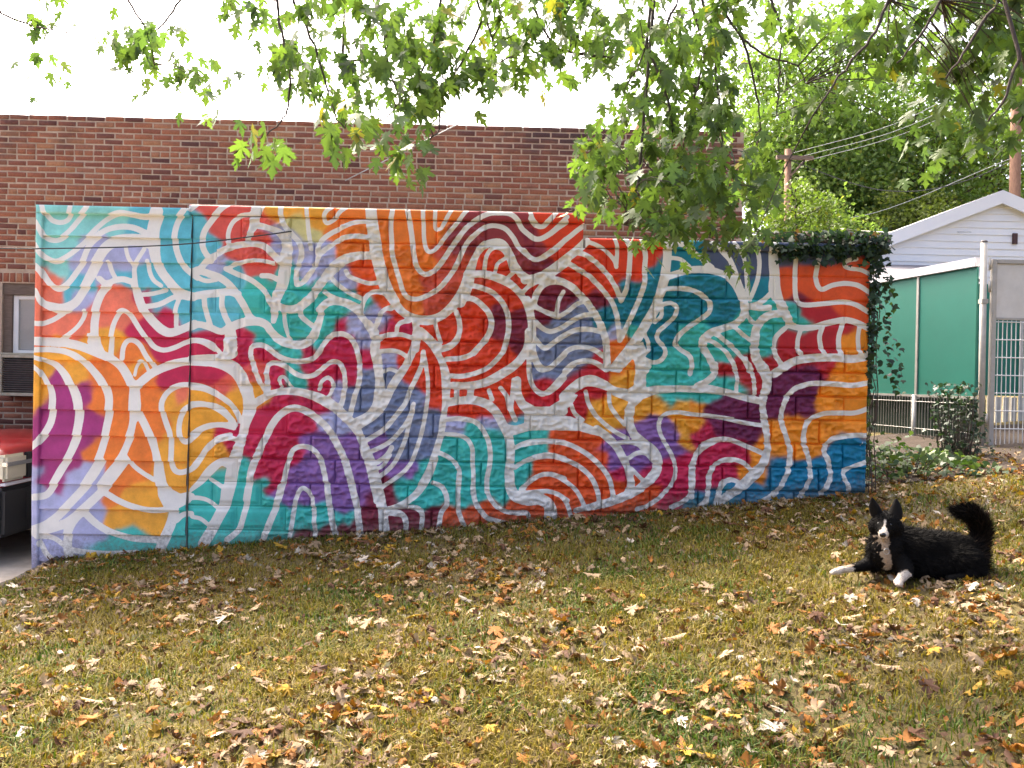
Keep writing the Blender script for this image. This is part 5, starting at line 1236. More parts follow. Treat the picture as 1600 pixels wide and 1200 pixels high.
for l_ in lm:
    P = catmull(np.array(l_, float), 6); k = len(P)
    local(MB().tube([tuple(p) for p in P], [.10 * (1 - .82 * i / (k - 1)) for i in range(k)], 10), MR, "limb", MAT['bark'], maple)
tw = MB()
LIMBP = np.vstack([catmull(np.array(l_, float), 6) for l_ in lm])
for t_ in TWIGS:
    P = catmull(np.array(t_, float), 5); P = P + .012 * (RNG.random(P.shape) - .5)
    s0 = P[0]; near = LIMBP[np.argmin(((LIMBP - s0) ** 2).sum(1))]
    if s0[2] > 3.4 or True:
        mid = (s0 + near) / 2 + np.array([0, 0, .12])
        P = np.vstack([catmull(np.array([near, mid, s0]), 4)[:-1], P])
    k = len(P)
    tw.tube([tuple(p) for p in P], [.010 * (1 - .75 * i / (k - 1)) + .0015 for i in range(k)], 6)
TWP = np.vstack([catmull(np.array(t_, float), 5) for t_ in TWIGS])
lv = [leaf_geo(rs_=rl, curl=rl.uniform(-.8, .5)) for _ in range(10)]
LEAVES = []
for (X, Y, Z, rx, rz, n) in LEAF_SPRAYS:
    nc = max(2, int(n / 6)); cs = []
    for _ in range(nc):
        a = rl.uniform(0, 6.283); q = math.sqrt(rl.random()) * .9
        c = np.array([X + rx * q * math.cos(a), Y + rl.uniform(-.4, .4), Z + rz * q * math.sin(a)]); cs.append(c)
        near = TWP[np.argmin(((TWP - c) ** 2).sum(1))]
        if np.linalg.norm(near - c) < .8:
            mid = (near + c) / 2 + np.array([0, 0, .04])
            P = catmull(np.array([near, mid, c]), 3)
            tw.tube([tuple(p) for p in P], [.0045, .004, .0035, .003, .0025, .002, .002][:len(P)], 4, False)
    for i in range(int(n * (1.5 if X < -.3 else 1.3))):
        c = cs[rl.randrange(nc)]
        p = c + np.array([rl.gauss(0, .075), rl.gauss(0, .09), rl.gauss(.03, .055)])
        s = rl.triangular(.055, .15, .095)
        R_ = rot(rl.uniform(0, 6.283), rl.uniform(-2.3, -.6), rl.uniform(-.7, .7)) * s
        g = rl.random()
        col = np.array([.105, .17, .05]) * rl.uniform(.75, 1.3)
        if g > .62: col = np.array([.14, .21, .05]) * rl.uniform(.8, 1.25)
        if g > .975: col = np.array([.34, .30, .05])
        if g < .06: col = np.array([.10, .13, .05])
        LEAVES.append((p, R_, col, rl.randrange(10), s / (p[1] - CAM_POS.y)))
o = local(tw, MR, "twigs", MAT['bark'], maple); o["kind"] = "stuff"
LEAVES.sort(key=lambda l: -l[4])
lm_ = []
for V, F in lv:
    me = mesh_np("leaf", V, F, True); me.materials.append(MAT['leaf_obj']); lm_.append(me)
for (p, R_, col, k, _) in LEAVES[:300]:
    o = put("leaf", lm_[k], None, maple); M4 = Matrix(R_.tolist()).to_4x4(); M4.translation = Vector(p - MR); o.matrix_local = M4
    o.color = (*col, 1)
V, F, C = merge([(lv[k][0], lv[k][1], R_, p - MR, col) for (p, R_, col, k, _) in LEAVES[300:]])
me = mesh_np("crown", V, F, True); color_attr(me, "tint", C); o = put("crown", me, MAT['leaf_green'], maple); o["kind"] = "stuff"

# distant trees
DIA = np.array([(0, 0, 0), (.32, .5, .05), (0, 1, -.05), (-.32, .5, .05)]); DF = np.array([(0, 1, 2), (0, 2, 3)])
def rot_many(n):
    q = RNG.normal(size=(n, 4)); q /= np.linalg.norm(q, axis=1, keepdims=True); w, x, y, z = q.T
    return np.stack([np.stack([1 - 2 * (y * y + z * z), 2 * (x * y - z * w), 2 * (x * z + y * w)], -1),
                     np.stack([2 * (x * y + z * w), 1 - 2 * (x * x + z * z), 2 * (y * z - x * w)], -1),
                     np.stack([2 * (x * z - y * w), 2 * (y * z + x * w), 1 - 2 * (x * x + y * y)], -1)], 1)
def foliage(P, size, cols):
    n = len(P); R_ = rot_many(n); s = size * RNG.uniform(.7, 1.3, n)
    V = np.einsum('nij,kj->nki', R_, DIA) * s[:, None, None] + P[:, None, :]
    F = (np.arange(n)[:, None, None] * 4 + DF[None]).reshape(-1, 3)
    return V.reshape(-1, 3), F, np.repeat(cols, 4, 0)
def tree(x, y, zc, rx, ry, rz, n, size, base, label, trunk_r=.3, cl=150, group="trees beyond the fence", name="leafy_tree", seed=0):
    rr = np.random.default_rng(seed)
    g0 = gz(min(x, 8), 3)
    t = empty(name, (x, y, g0)); tag(t, label, "tree", group); L0 = np.array(t.location)
    d = rr.normal(size=(cl, 3)); d /= np.linalg.norm(d, axis=1, keepdims=True); rad = rr.random(cl) ** .45
    c = np.stack([x + d[:, 0] * rad * rx, y + d[:, 1] * rad * ry, zc + d[:, 2] * rad * rz], -1)
    mb_ = MB(); mb_.tube([(x, y, g0 - .3), (x + .1, y, zc - rz * .6), (x, y + .1, zc + rz * .4)], [trunk_r, trunk_r * .75, trunk_r * .3], 10)
    local(mb_, L0, "trunk", MAT['bark'], t)
    mb_ = MB()
    for i in range(0, cl, 3):
        b0 = np.array([x, y, zc - rz * .6 + rr.random() * rz * .8]); m_ = (b0 + c[i]) / 2 + np.array([0, 0, .2])
        mb_.tube([tuple(b0), tuple(m_), tuple(c[i])], [trunk_r * .3, trunk_r * .18, .02], 5, False)
    o = local(mb_, L0, "limbs", MAT['bark'], t); o["kind"] = "stuff"
    k = rr.integers(0, cl, n); sp = .16 * (rx + rz) / 2
    P = c[k] + rr.normal(size=(n, 3)) * np.array([sp, sp, sp * .6])
    cc = np.array(base) * rr.uniform(.65, 1.3, (n, 1)) * (rr.uniform(.75, 1.25, cl)[k])[:, None]
    cc[rr.random(n) < .05] = (.22, .24, .04)
    V, F, C = foliage(P - L0, size, cc)
    me = mesh_np("crown", V, F); color_attr(me, "tint", C); o = put("crown", me, MAT['leaf_green'], t); o["kind"] = "stuff"
tree(11.4, 24, 10.2, 3.1, 2.6, 5.4, 34000, .19, (.165, .255, .06), "tall green maple standing behind the slim utility pole", .28, 170, seed=1)
tree(15.6, 26, 9.6, 3.6, 3.0, 5.4, 30000, .19, (.15, .235, .055), "broad green maple standing behind the white house gable", .32, 180, seed=2)
tree(20.5, 28, 10.0, 4.0, 3.0, 6.0, 16000, .2, (.17, .25, .06), "dark green maple standing beyond the thick utility pole", .3, 130, seed=3)
tree(13.4, 20, 6.4, 1.7, 1.4, 1.6, 9000, .14, (.15, .19, .035), "low yellow-green tree just above the white house roof", .14, 70, seed=4)
tree(9.4, 17, 5.6, 1.5, 1.2, 1.5, 7000, .13, (.12, .18, .035), "small bright tree behind the ivy covered wall corner", .1, 60, seed=5)
tree(6.6, 11.5, 5.1, .75, .6, 1.3, 2600, .10, (.13, .19, .035), "thin sapling rising between the brick building and the slim pole", .06, 40, seed=6)

# ------------------------------------------------------------------ ivy on the right end of the wall
IV = np.array([(0, 0, 0), (.42, .12, .03), (.5, .45, .0), (.22, .55, .03), (0, 1, -.04), (-.22, .55, .03), (-.5, .45, 0), (-.42, .12, .03), (0, .35, .05)])
IFc = np.array([(8, k, (k + 1) % 8) for k in range(8)])
def broad(P, size, cols, up=(0, -1, .3), spread=.9):
    n = len(P); items = []
    upv = Vector(up).normalized(); base = upv.to_track_quat('Z', 'Y').to_matrix()
    B0 = np.array(base)
    VV = np.empty((n, 9, 3))
    for i in range(n):
        R_ = B0 @ np.array(Matrix.Rotation(rl.gauss(math.pi, .9), 3, 'Z') @ Matrix.Rotation(rl.gauss(0, spread), 3, 'X') @ Matrix.Rotation(rl.gauss(0, spread * .7), 3, 'Y'))
        VV[i] = IV @ R_.T * size * rl.uniform(.6, 1.35) + P[i]
    F = (np.arange(n)[:, None, None] * 9 + IFc[None]).reshape(-1, 3)
    return VV.reshape(-1, 3), F, np.repeat(cols, 9, 0)
ivy = empty("ivy_vine", (3.2, .02, gz(3.2, 0))); IR = np.array(ivy.location)
tag(ivy, "dark green ivy draped over the top right corner of the mural wall", "ivy")
stems = MB(); P = []
for k in range(6):
    x_ = 3.17 + rl.uniform(-.02, .10); pts = []
    z_ = gz(3.2, 0); 
    ztop = rl.uniform(1.6, 2.85)
    while z_ < ztop: pts.append((x_ + rl.uniform(-.03, .03), rl.uniform(-.03, .10), z_)); z_ += .22
    if len(pts) > 2: stems.tube(pts, .0045, 5, False)
for k in range(9):
    pts = []; x_ = 3.22
    e_ = rl.uniform(1.9, 2.7)
    while x_ > e_: pts.append((x_, rl.uniform(-.03, .12), 2.80 + rl.uniform(0, .10))); x_ -= .15
    if len(pts) > 2: stems.tube(pts, .0045, 5, False)
o = local(stems, IR, "stems", MAT['bark'], ivy)
for _ in range(1000):       # along the coping
    x_ = 3.32 - abs(rl.gauss(0, .55)); 
    if x_ < 2.05: continue
    h = .075 * min(1, (x_ - 2.0) / .4) + .02
    P.append((x_, rl.uniform(-.06, .2), 2.80 + rl.uniform(-.05, h * 1.25)))
for _ in range(240):
    x_ = rl.uniform(2.3, 3.2); P.append((x_, rl.uniform(-.06, -.03), 2.78 - abs(rl.gauss(0, .06))))
for _ in range(850):       # down the corner
    t_ = rl.random() ** 1.35; z_ = 2.86 - t_ * (1.3 if rl.random() < .8 else 1.95)
    w = .08 * (1 - t_) ** 1.3 + .016
    P.append((3.16 + rl.gauss(.35, .6) * w, rl.uniform(-.07, .30), z_))
for _ in range(13):         # trailing shoots
    x_, z_ = 3.30 + rl.uniform(-.02, .10), rl.uniform(1.7, 2.6); dx = rl.uniform(.0, .03)
    for j in range(rl.randrange(4, 12)):
        P.append((x_ + dx * j + rl.gauss(0, .015), rl.uniform(-.05, .05), z_ - .045 * j))
P = np.array(P)
g = RNG.random(len(P))
C = np.array([.018, .040, .014])[None] * RNG.uniform(.6, 1.6, (len(P), 1))
C[g > .93] = (.07, .12, .03); C[(g < .10) & (P[:, 2] > 2.78)] = (.10, .055, .03); C[P[:, 2] < 1.5] *= np.array([3.2, 2.2, 1.6])
V, F, C = broad(P - IR, .052, C, up=(.15, -1, .35), spread=.6)
me = mesh_np("leaves", V, F); color_attr(me, "tint", C); o = put("leaves", me, MAT['plant'], ivy); o["kind"] = "stuff"

# bare earth bed along the fence and the wall's end
xs = np.linspace(3.13, 9, 130); ys = np.linspace(-.2, 3.19, 80); X, Y = np.meshgrid(xs, ys)
edge = .22 + .10 * (X - 3.1) + .22 * (fbm(X * 2.1, X * 0 + 4, 91, 3) - .45)
Y = np.maximum(Y, np.minimum(edge, 3.1)); 
Z = ground(X, Y) + .012 + .016 * (vnoise(X * 14, Y * 14, 95) - .3) * np.clip((Y - edge) * 6, 0, 1)
i = np.arange(X.size).reshape(X.shape)
F = np.stack([i[:-1, :-1], i[:-1, 1:], i[1:, 1:], i[1:, :-1]], -1).reshape(-1, 4)
bed = put("earth_bed", mesh_np("earth_bed", np.stack([X, Y, Z], -1).reshape(-1, 3), F, True), simple("dark_earth", (.055, .036, .022), (.022, .014, .009), .95, 22, bump=.8, bscale=50)); tag(bed, kind="structure")

# weeds and shrub in the bed at the wall's right end
def plant(name, label, P, size, C, stem, cat="plant"):
    P = np.array(P); c = P.mean(0)
    t = empty(name, (c[0], c[1], gz(c[0], c[1]))); L0 = np.array(t.location); tag(t, label, cat)
    mb_ = MB()
    for i in range(0, len(P), stem):
        q = P[i]; b0 = (q[0] * .6 + c[0] * .4, q[1] * .6 + c[1] * .4, gz(q[0], q[1]) - .02)
        mb_.tube([b0, ((q[0] + b0[0]) / 2 + .01, (q[1] + b0[1]) / 2, (q[2] + b0[2]) / 2 + .02), tuple(q)], [.006, .004, .002], 5, False)
    local(mb_, L0, "stems", MAT['bark'], t)
    V, F, C2 = broad(P - L0, size, np.array(C), up=(0, -.5, 1), spread=.7)
    me = mesh_np("leaves", V, F); color_attr(me, "tint", C2); o = put("leaves", me, MAT['plant'], t); o["kind"] = "stuff"
P = []
for _ in range(900):
    x_, y_ = rl.uniform(3.22, 4.6), rl.uniform(.25, 1.5); h = .22 * math.exp(-((x_ - 3.75) / .55) ** 2) + .07
    P.append((x_, y_, gz(x_, y_) + abs(rl.gauss(0, .5)) * h))
g = RNG.random((len(P), 1)); C = np.where(g > .6, np.array([[.10, .15, .035]]), np.array([[.045, .085, .022]])) * RNG.uniform(.6, 1.4, (len(P), 1))
plant("weed_patch", "low leafy weeds growing between the mural's end and the teal fence", P, .062, C, 6)
P = []
for _ in range(620):
    a, q = rl.uniform(0, 6.283), rl.random() ** .5; hz = rl.random()
    P.append((4.74 + .25 * q * math.cos(a) * (1.1 - .5 * hz) - .22 * hz * rl.random(), 1.35 + .3 * q * math.sin(a), gz(4.7, 1.35) + .04 + hz * .72))
C = np.array([[.022, .042, .018]]) * RNG.uniform(.5, 1.8, (len(P), 1))
plant("dark_shrub", "dark leafy shrub in front of the teal fence beside the gate post", P, .045, C, 9, "shrub")

# ------------------------------------------------------------------ grass and fallen leaves
def sector(n, r0_, r1_, pw, half):
    """points on the lawn in front of the camera, thinning with distance"""
    a = RNG.uniform(-half, half, n); u = RNG.random(n)
    r = (r0_ ** pw + u * (r1_ ** pw - r0_ ** pw)) ** (1 / pw)
    return r * np.sin(a) * 1.0, CAM_POS.y + r * np.cos(a)
def keep_lawn(x, y):
    k = (x > KERB_X + .02) & ~((y > -.03) & (x < 3.2)) & (y < 1.7)
    return k
def grass_mesh(n):
    x, y = sector(n, 2.2, 10.5, .75, math.radians(43))
    k = keep_lawn(x, y)
    dens = fbm(x * 1.3 + 7, y * 1.3 + 3, 41, 4)
    bare = np.clip(1 - np.hypot((x + 1.6) / 1.1, (y + .75) / .35), 0, 1)            # trodden patch under the wall
    bed = (y > .15) * (x > 3.1)
    k &= RNG.random(n) < np.clip(.30 + 2.2 * (dens - .34), .14, 1) * (1 - .8 * bare) * (1 - .85 * bed) * np.where(y > -.45, .6, 1)
    x, y = x[k], y[k]; n = len(x); z = ground(x, y)
    dist = np.hypot(x, y - CAM_POS.y)
    h = RNG.uniform(.016, .052, n) * (.55 + .9 * vnoise(x * 3.2, y * 3.2, 51)) ; w = RNG.uniform(.0016, .0032, n) * (1 + dist * .12)
    a = RNG.uniform(0, 2 * np.pi, n); ln = np.abs(RNG.normal(.9, .55, n))
    dx, dy = np.cos(a), np.sin(a); px, py = -dy, dx
    B = np.stack([x, y, z - .004], -1)
    wv = np.stack([px * w, py * w, np.zeros(n)], -1)
    mid = B + np.stack([dx * h * ln * .35, dy * h * ln * .35, h * .62], -1)
    tip = B + np.stack([dx * h * ln, dy * h * ln, h * (1.0 - .22 * np.clip(ln, 0, 2.2)) + .004], -1)
    V = np.stack([B - wv, B + wv, mid + wv * .7, mid - wv * .7, tip], 1).reshape(-1, 3)
    i = np.arange(n)[:, None] * 5
    F = np.vstack([i + np.array([[0, 1, 2]]), i + np.array([[0, 2, 3]]), i + np.array([[3, 2, 4]])])
    gm_ = .55 * fbm(x * 1.0 + 60, y * 1.0 + 11, 61, 4) + .5 * fbm(x * 4.5, y * 4.5, 63, 3) + RNG.normal(0, .09, n)
    straw = np.array([.275, .205, .036]); olive = np.array([.175, .172, .02]); green = np.array([.085, .14, .016]); brown = np.array([.14, .085, .025])
    t = np.clip((gm_ - .40) / .18, 0, 1)[:, None]
    c = straw * (1 - t) + olive * t
    c = np.where((gm_ > .60)[:, None], green, c); c = np.where((RNG.random(n) < .10)[:, None], brown, c)
    c = c * RNG.uniform(.42, 1.2, (n, 1))
    me = mesh_np("grass", V, F); color_attr(me, "tint", np.repeat(c, 5, 0)); return me
gr = put("grass", grass_mesh(430000), MAT['grass']); tag(gr, "short dry lawn grass, straw and olive green, strewn with leaves", "grass", kind="stuff")

DRY = [("pale tan", (.38, .265, .155), .42), ("orange brown", (.30, .12, .022), .25), ("dark brown", (.12, .055, .027), .18), ("bright yellow", (.42, .25, .025), .06), ("bleached whitish", (.50, .43, .34), .09)]
rf_ = random.Random(21)
FL = []
for i in range(10):
    V, F = leaf_geo(curl=rf_.uniform(-1.0, 2.2), roll=rf_.choice([2.6, 3.6, 4.6, 5.4, 4.0, 1.0, -1.4, 3.2]), rs_=rf_, jag=.05)
    V[:, 2] = (V[:, 2] - V[:, 2].min()) * .62; FL.append((V, F))
NF = 21000
x, y = sector(NF, 2.3, 9.8, 1.55, math.radians(42))
cl_ = fbm(x * 1.6 + 3, y * 1.6 + 9, 81, 3)
k = keep_lawn(x, y) & (RNG.random(NF) < np.clip(.30 + 3.0 * (cl_ - .40) + .35 * (y > -.7), .12, 1))
x, y = x[k], y[k]
fallen = []
for xi, yi in zip(x, y):
    q = rf_.random(); acc = 0
    for ci, (nm, c, w) in enumerate(DRY):
        acc += w
        if q < acc: break
    s = rf_.triangular(.032, .125, .062) * (1.1 if ci == 3 else 1)
    R_ = rot(rf_.uniform(0, 6.283), rf_.gauss(0, .14), rf_.gauss(0, .22) + (math.pi if rf_.random() < .35 else 0)) * s
    kk = rf_.randrange(10)
    zmin = (FL[kk][0] @ R_.T)[:, 2].min()
    p = np.array([xi, yi, gz(xi, yi) - zmin + rf_.uniform(-.008, .012)])
    fallen.append((p, R_, np.array(c) * rf_.uniform(.6, 1.3), kk, s / math.hypot(xi, yi - CAM_POS.y), nm))
fallen.sort(key=lambda f: -f[4] * (1 if abs(f[0][0]) < .62 * (f[0][1] - CAM_POS.y) and (1.6 - f[0][2]) < .46 * (f[0][1] - CAM_POS.y) else .01))
fm = []
for V, F in FL:
    me = mesh_np("fallen_leaf", V, F, False); me.materials.append(MAT['leaf_dry_obj']); fm.append(me)
for (p, R_, col, kk, _, nm) in fallen[:300]:
    o = put("fallen_leaf", fm[kk]); M4 = Matrix(R_.tolist()).to_4x4(); M4.translation = Vector(p); o.matrix_world = M4; o.color = (*col, 1)
    tag(o, "curled %s fallen maple leaf lying on the lawn" % nm, "leaf", "fallen maple leaves on the lawn")
V, F, C = merge([(FL[kk][0], FL[kk][1], R_, p, col) for (p, R_, col, kk, _, nm) in fallen[300:]])
me = mesh_np("leaf_litter", V, F); color_attr(me, "tint", C); o = put("leaf_litter", me, MAT['leaf_dry']); tag(o, "dry fallen maple leaves scattered all over the lawn", "leaf litter", kind="stuff")
# crumbled bits of leaf between the blades
x, y = sector(16000, 2.3, 9.8, 1.2, math.radians(42)); k = keep_lawn(x, y); x, y = x[k], y[k]
cc = np.array([c for _, c, _ in DRY])[RNG.choice(5, len(x), p=[.3, .3, .3, .03, .07])] * RNG.uniform(.5, 1.1, (len(x), 1))
V, F, C = foliage(np.stack([x, y, ground(x, y) + RNG.uniform(.004, .022, len(x))], -1), .030, cc)
me = mesh_np("leaf_crumbs", V, F); color_attr(me, "tint", C); o = put("leaf_crumbs", me, MAT['leaf_dry']); tag(o, "small crumbled bits of dry leaf in the lawn grass", "leaf litter", kind="stuff")

# ------------------------------------------------------------------ dog lying on the lawn
DOG = Vector((2.337, -2.25, gz(2.337, -2.25) + .012))
dog = empty("dog", DOG)
tag(dog, "black and white border collie type dog lying on the leafy lawn", "dog")
_b = bmesh.new(); bmesh.ops.create_icosphere(_b, subdivisions=3, radius=1)
SV = np.array([v.co[:] for v in _b.verts]); SF = np.array([[v.index for v in f.verts] for f in _b.faces]); _b.free()
EV, EF = [], []
def ell(c, r, R_=None):
    A_ = np.array(R_ if R_ is not None else Matrix.Identity(3)) @ np.diag(r)
    EF.append(SF + len(EV) * len(SV)); EV.append(SV @ A_.T + np.array(c))
def limb(pts, rad, n=9):
    P = catmull(np.array([list(p) + [r] for p, r in zip(pts, rad)], float), n)
    for q in P: ell(q[:3], (q[3],) * 3)
FD = Vector((-.50, -.85, -.16)).normalized()          # where the face points
SD = FD.cross(Vector((0, 0, 1))).normalized(); UD = SD.cross(FD).normalized()
HC = Vector((-.100, -.07, .315))
RH = Matrix((SD, FD, UD)).transposed()
# trunk
limb([(-.06, -.01, .15), (.06, .0, .155), (.20, .02, .15), (.33, .03, .14), (.42, .03, .125)], [.112, .116, .108, .106, .088])
ell((-.075, -.055, .165), (.095, .09, .125)); ell((.0, -.0, .20), (.11, .095, .085))
ell((-.085, -.05, .225), (.085, .078, .09))            # mane
ell((.34, -.075, .10), (.12, .07, .092)); ell((.345, .11, .10), (.12, .07, .09))      # haunches
ell((.15, -.03, .085), (.2, .11, .075))
limb([(.40, -.11, .05), (.30, -.15, .028), (.22, -.165, .022)], [.045, .030, .024])      # hind foot
# forelegs
limb([(-.09, .02, .10), (-.17, .0, .062), (-.26, -.01, .040), (-.335, -.02, .030)], [.055, .038, .024, .019]); ell((-.358, -.022, .021), (.030, .022, .018))
limb([(-.02, -.10, .10), (-.02, -.155, .060), (-.065, -.205, .040), (-.10, -.245, .030)], [.058, .040, .026, .020]); ell((-.115, -.262, .021), (.025, .029, .018))
for k_ in (-1, 0, 1):
    ell((-.386 + .003 * abs(k_), -.022 + .013 * k_, .014), (.014, .0075, .012)); ell((-.122 + .014 * k_, -.289 + .003 * abs(k_), .014), (.0075, .014, .012))
# neck and head
limb([(-.06, -.04, .22), (-.085, -.055, .27), tuple(HC)], [.082, .075, .066])
ell(HC, (.074, .074, .068), RH); ell(HC + FD * .045 - UD * .012, (.052, .052, .046), RH)
limb([tuple(HC + FD * .06 - UD * .018), tuple(HC + FD * .10 - UD * .024), tuple(HC + FD * .135 - UD * .028)], [.038, .031, .024])
limb([tuple(HC + FD * .045 - UD * .05), tuple(HC + FD * .085 - UD * .062), tuple(HC + FD * .112 - UD * .066)], [.026, .018, .013])   # lower jaw, open
ell(HC + SD * .052 - UD * .025, (.038, .048, .05), RH); ell(HC - SD * .052 - UD * .025, (.038, .048, .05), RH)
# tail
limb([(.42, .02, .14), (.475, .02, .17), (.505, .02, .235), (.49, .02, .315), (.43, .015, .365), (.36, .01, .375)], [.035, .040, .042, .042, .034, .015], 12)
me = mesh_np("body", np.vstack(EV), np.vstack(EF))
tmp = bpy.data.objects.new("body_tmp", me); COL.objects.link(tmp)
md = tmp.modifiers.new("remesh", 'REMESH'); md.mode = 'VOXEL'; md.voxel_size = .0075; md.use_smooth_shade = True
ms_ = tmp.modifiers.new("smooth", 'SMOOTH'); ms_.factor = .5; ms_.iterations = 6
dg = bpy.context.evaluated_depsgraph_get()
body_me = bpy.data.meshes.new_from_object(tmp.evaluated_get(dg)); body_me.name = "body"
bpy.data.objects.remove(tmp)
nV = len(body_me.vertices)
BVv = np.empty(nV * 3, np.float32); body_me.vertices.foreach_get("co", BVv); BVv = BVv.reshape(-1, 3)

def coat(P):
    """coat pattern: white blaze, muzzle, chest strip and paws on black"""
    q = P - np.array(HC); s = q @ np.array(SD); f_ = q @ np.array(FD); u = q @ np.array(UD)
    n_ = vnoise(P[:, 0] * 90, P[:, 2] * 90 + P[:, 1] * 60, 5) - .5
    W_ = np.zeros(len(P))
    W_ = np.maximum(W_, (f_ > .120) & (u > -.05) & (np.abs(s) < .05))
    W_ = np.maximum(W_, (f_ > .035) & (u > -.02) & (np.abs(s + .003) < .005 + .009 * (f_ > .10)) & (u < .04))
    W_ = np.maximum(W_, (f_ > .05) & (u < -.062) & (u > -.11) & (np.abs(s) < .022 + .02 * n_))
    ch = np.abs(P[:, 0] + .115 + .25 * (P[:, 2] - .12) + .02 * n_) < .020 + .022 * n_
    W_ = np.maximum(W_, ch & (P[:, 2] > .05) & (P[:, 2] < .245) & (P[:, 1] < -.06))
    W_ = np.maximum(W_, (P[:, 0] < -.262 + .04 * n_) & (P[:, 2] < .1))
    W_ = np.maximum(W_, (P[:, 1] < -.200 + .03 * n_) & (P[:, 0] < .05) & (P[:, 2] < .1))
    c = np.where(W_[:, None] > .5, np.array([[.52, .46, .38]]), np.array([[.006, .0055, .005]]))
    c = np.where((W_[:, None] > .5) & (P[:, 2:3] > .05) & (P[:, 2:3] < .25) & (P[:, 1:2] > -.2), c * np.array([[.62, .55, .48]]), c)
    return c
color_attr(body_me, "tint", coat(BVv))
body_me.materials.clear(); body_me.materials.append(MAT['fur'])
body = put("body", body_me, MAT['fur'], dog)
# ears: thin pricked cones
def ear(base, tip, out):
    b_, t_ = Vector(base), Vector(tip); ax = (t_ - b_); sd = SD.copy()
    V = []; F = []; n_ = 10
    for i, (tt, w, d_) in enumerate(((-.12, .036, .020), (.15, .036, .017), (.45, .030, .013), (.75, .017, .008), (.93, .007, .005))):
        c = b_ + ax * tt + out * (.012 * math.sin(tt * 3.14))
        for k in range(n_):
            a = 2 * math.pi * k / n_
            V.append(c + sd * (w * math.cos(a)) + FD * (d_ * math.sin(a)) - FD * (.008 * abs(math.cos(a))))
    V.append(t_)
    for i in range(4):
        for k in range(n_): F.append((i * n_ + k, i * n_ + (k + 1) % n_, (i + 1) * n_ + (k + 1) % n_, (i + 1) * n_ + k))
    for k in range(n_): F.append((4 * n_ + k, 4 * n_ + (k + 1) % n_, 5 * n_))
    mb_ = MB().add(V, F, True); me_ = mb_.mesh("ear"); color_attr(me_, "tint", np.repeat([[.011, .010, .0095]], len(me_.vertices), 0))
    put("ear", me_, MAT['fur'], dog)
ear(HC + SD * .048 + UD * .045, (-.185, -.075, .462), Vector((-.2, 0, 0))); ear(HC - SD * .050 + UD * .045, (-.058, -.10, .462), Vector((.2, 0, 0)))
m, nt, b = new_mat("wet_black"); b.inputs["Base Color"].default_value = (.006, .006, .006, 1); b.inputs["Roughness"].default_value = .18; MAT['wet'] = m
m, nt, b = new_mat("dark_mouth"); b.inputs["Base Color"].default_value = (.05, .012, .012, 1); b.inputs["Roughness"].default_value = .4; MAT['mouth'] = m
def ball(name, c, r, mat, R_=RH):
    bm_ = bmesh.new(); bmesh.ops.create_uvsphere(bm_, u_segments=16, v_segments=10, radius=1, matrix=Matrix.Translation(c) @ R_.to_4x4() @ Matrix.Diagonal((*r, 1)))
    for f_ in bm_.faces: f_.smooth = True
    me_ = bpy.data.meshes.new(name); bm_.to_mesh(me_); bm_.free(); return put(name, me_, mat, dog)
ball("nose", HC + FD * .157 - UD * .020, (.017, .013, .014), MAT['wet'])
for s_ in (-1, 1): ball("eye", HC + FD * .066 + SD * (s_ * .031) + UD * .012, (.0085, .007, .0085), MAT['wet'])
ball("mouth", HC + FD * .098 - UD * .047, (.020, .030, .008), MAT['mouth'])
tg = MB()
pc_ = Vector((-.125, -.135, .165))
tg.tube([tuple(pc_ + Vector((.016 * math.cos(a), -.004, .016 * math.sin(a)))) for a in np.linspace(0, 6.283, 14)], .0026, 6, False)
tg.build("collar_ring", MAT['galv'], dog)
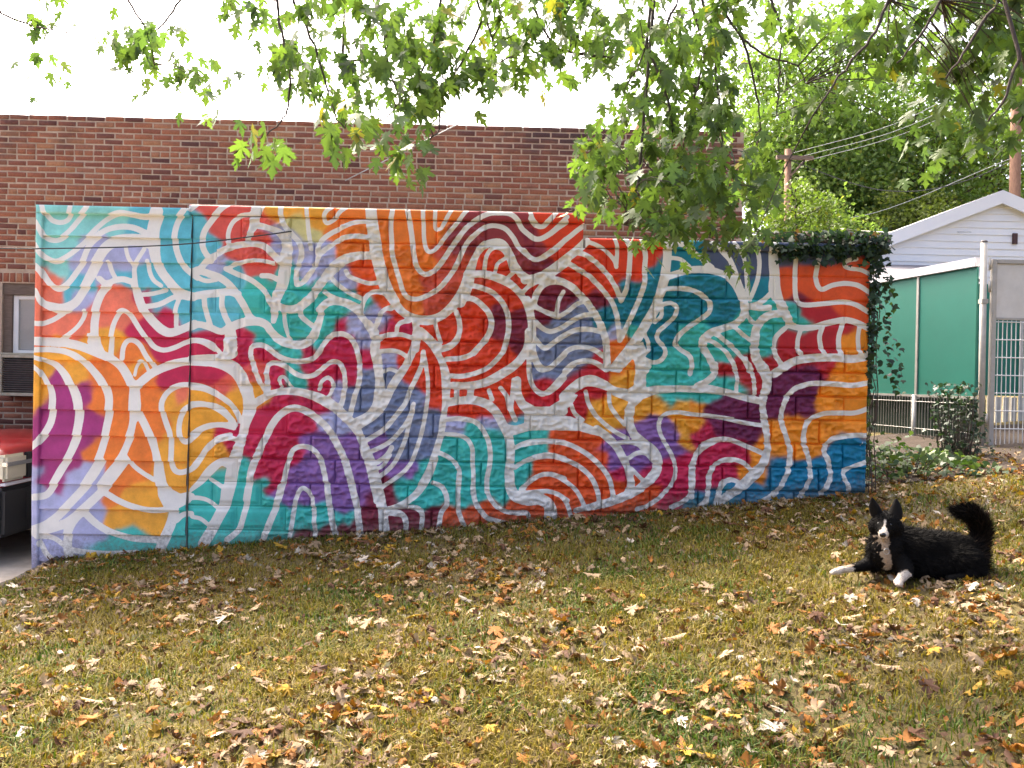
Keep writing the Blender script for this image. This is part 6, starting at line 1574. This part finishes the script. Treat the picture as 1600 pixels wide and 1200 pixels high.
# fur: tufts following the lie of the coat
body_me.calc_loop_triangles()
tri = np.array([t.vertices[:] for t in body_me.loop_triangles])
A, B_, C_ = BVv[tri[:, 0]], BVv[tri[:, 1]], BVv[tri[:, 2]]
nrm = np.cross(B_ - A, C_ - A); ar = np.linalg.norm(nrm, axis=1); nrm /= ar[:, None] + 1e-12
NFUR = 42000
ti = RNG.choice(len(tri), NFUR, p=ar / ar.sum()); r1_, r2_ = RNG.random(NFUR), RNG.random(NFUR); sw = r1_ + r2_ > 1; r1_[sw], r2_[sw] = 1 - r1_[sw], 1 - r2_[sw]
P = A[ti] + (B_ - A)[ti] * r1_[:, None] + (C_ - A)[ti] * r2_[:, None]; Nn = nrm[ti]
q = P - np.array(HC); fq = q @ np.array(FD)
head = (np.linalg.norm(q, axis=1) < .12) | (fq > .03)
paw = ((P[:, 0] < -.16) & (P[:, 2] < .1)) | ((P[:, 1] < -.15) & (P[:, 2] < .1))
tail = (P[:, 0] > .44) | ((P[:, 2] > .30) & (P[:, 0] > .2))
Ln = np.full(NFUR, .036); Ln[tail] = .062; Ln[(P[:, 0] < .1) & (P[:, 2] > .1)] = .048; Ln[head] = .011; Ln[(fq > .08)] = .005; Ln[paw] = .006
Ln *= RNG.uniform(.6, 1.4, NFUR)
flow = np.zeros((NFUR, 3)); flow[:] = (.75, -.1, -.55); flow[head] = np.array(-FD) * .8 + np.array([0, 0, -.2]); 
TC = catmull(np.array([(.42, .02, .14), (.475, .02, .17), (.505, .02, .235), (.49, .02, .315), (.43, .015, .365), (.36, .01, .375)]), 12)
TT = np.gradient(TC, axis=0); TT /= np.linalg.norm(TT, axis=1, keepdims=True)
flow[tail] = TT[np.argmin(((P[tail][:, None] - TC[None]) ** 2).sum(-1), 1)] * 1.5
wt = np.where(tail, .75, np.where(head, .35, .45))
D = Nn * wt[:, None] + flow * .75 + RNG.normal(0, .28, (NFUR, 3)); D /= np.linalg.norm(D, axis=1, keepdims=True)
T = P + D * Ln[:, None]; T[:, 2] = np.maximum(T[:, 2], .0)
sd_ = np.cross(D, Nn + RNG.normal(0, .3, (NFUR, 3))); sd_ /= np.linalg.norm(sd_, axis=1, keepdims=True) + 1e-9
w = (RNG.uniform(.0014, .0034, NFUR))[:, None]
V = np.stack([P - sd_ * w, P + sd_ * w, T], 1).reshape(-1, 3); F = np.arange(NFUR * 3).reshape(-1, 3)
fc = coat(P) * RNG.uniform(.5, 1.7, (NFUR, 1)); fc[tail & (RNG.random(NFUR) < .25)] = (.03, .020, .014)
me = mesh_np("fur", V, F); color_attr(me, "tint", np.repeat(fc, 3, 0)); o = put("fur", me, MAT['fur'], dog); o["kind"] = "stuff"
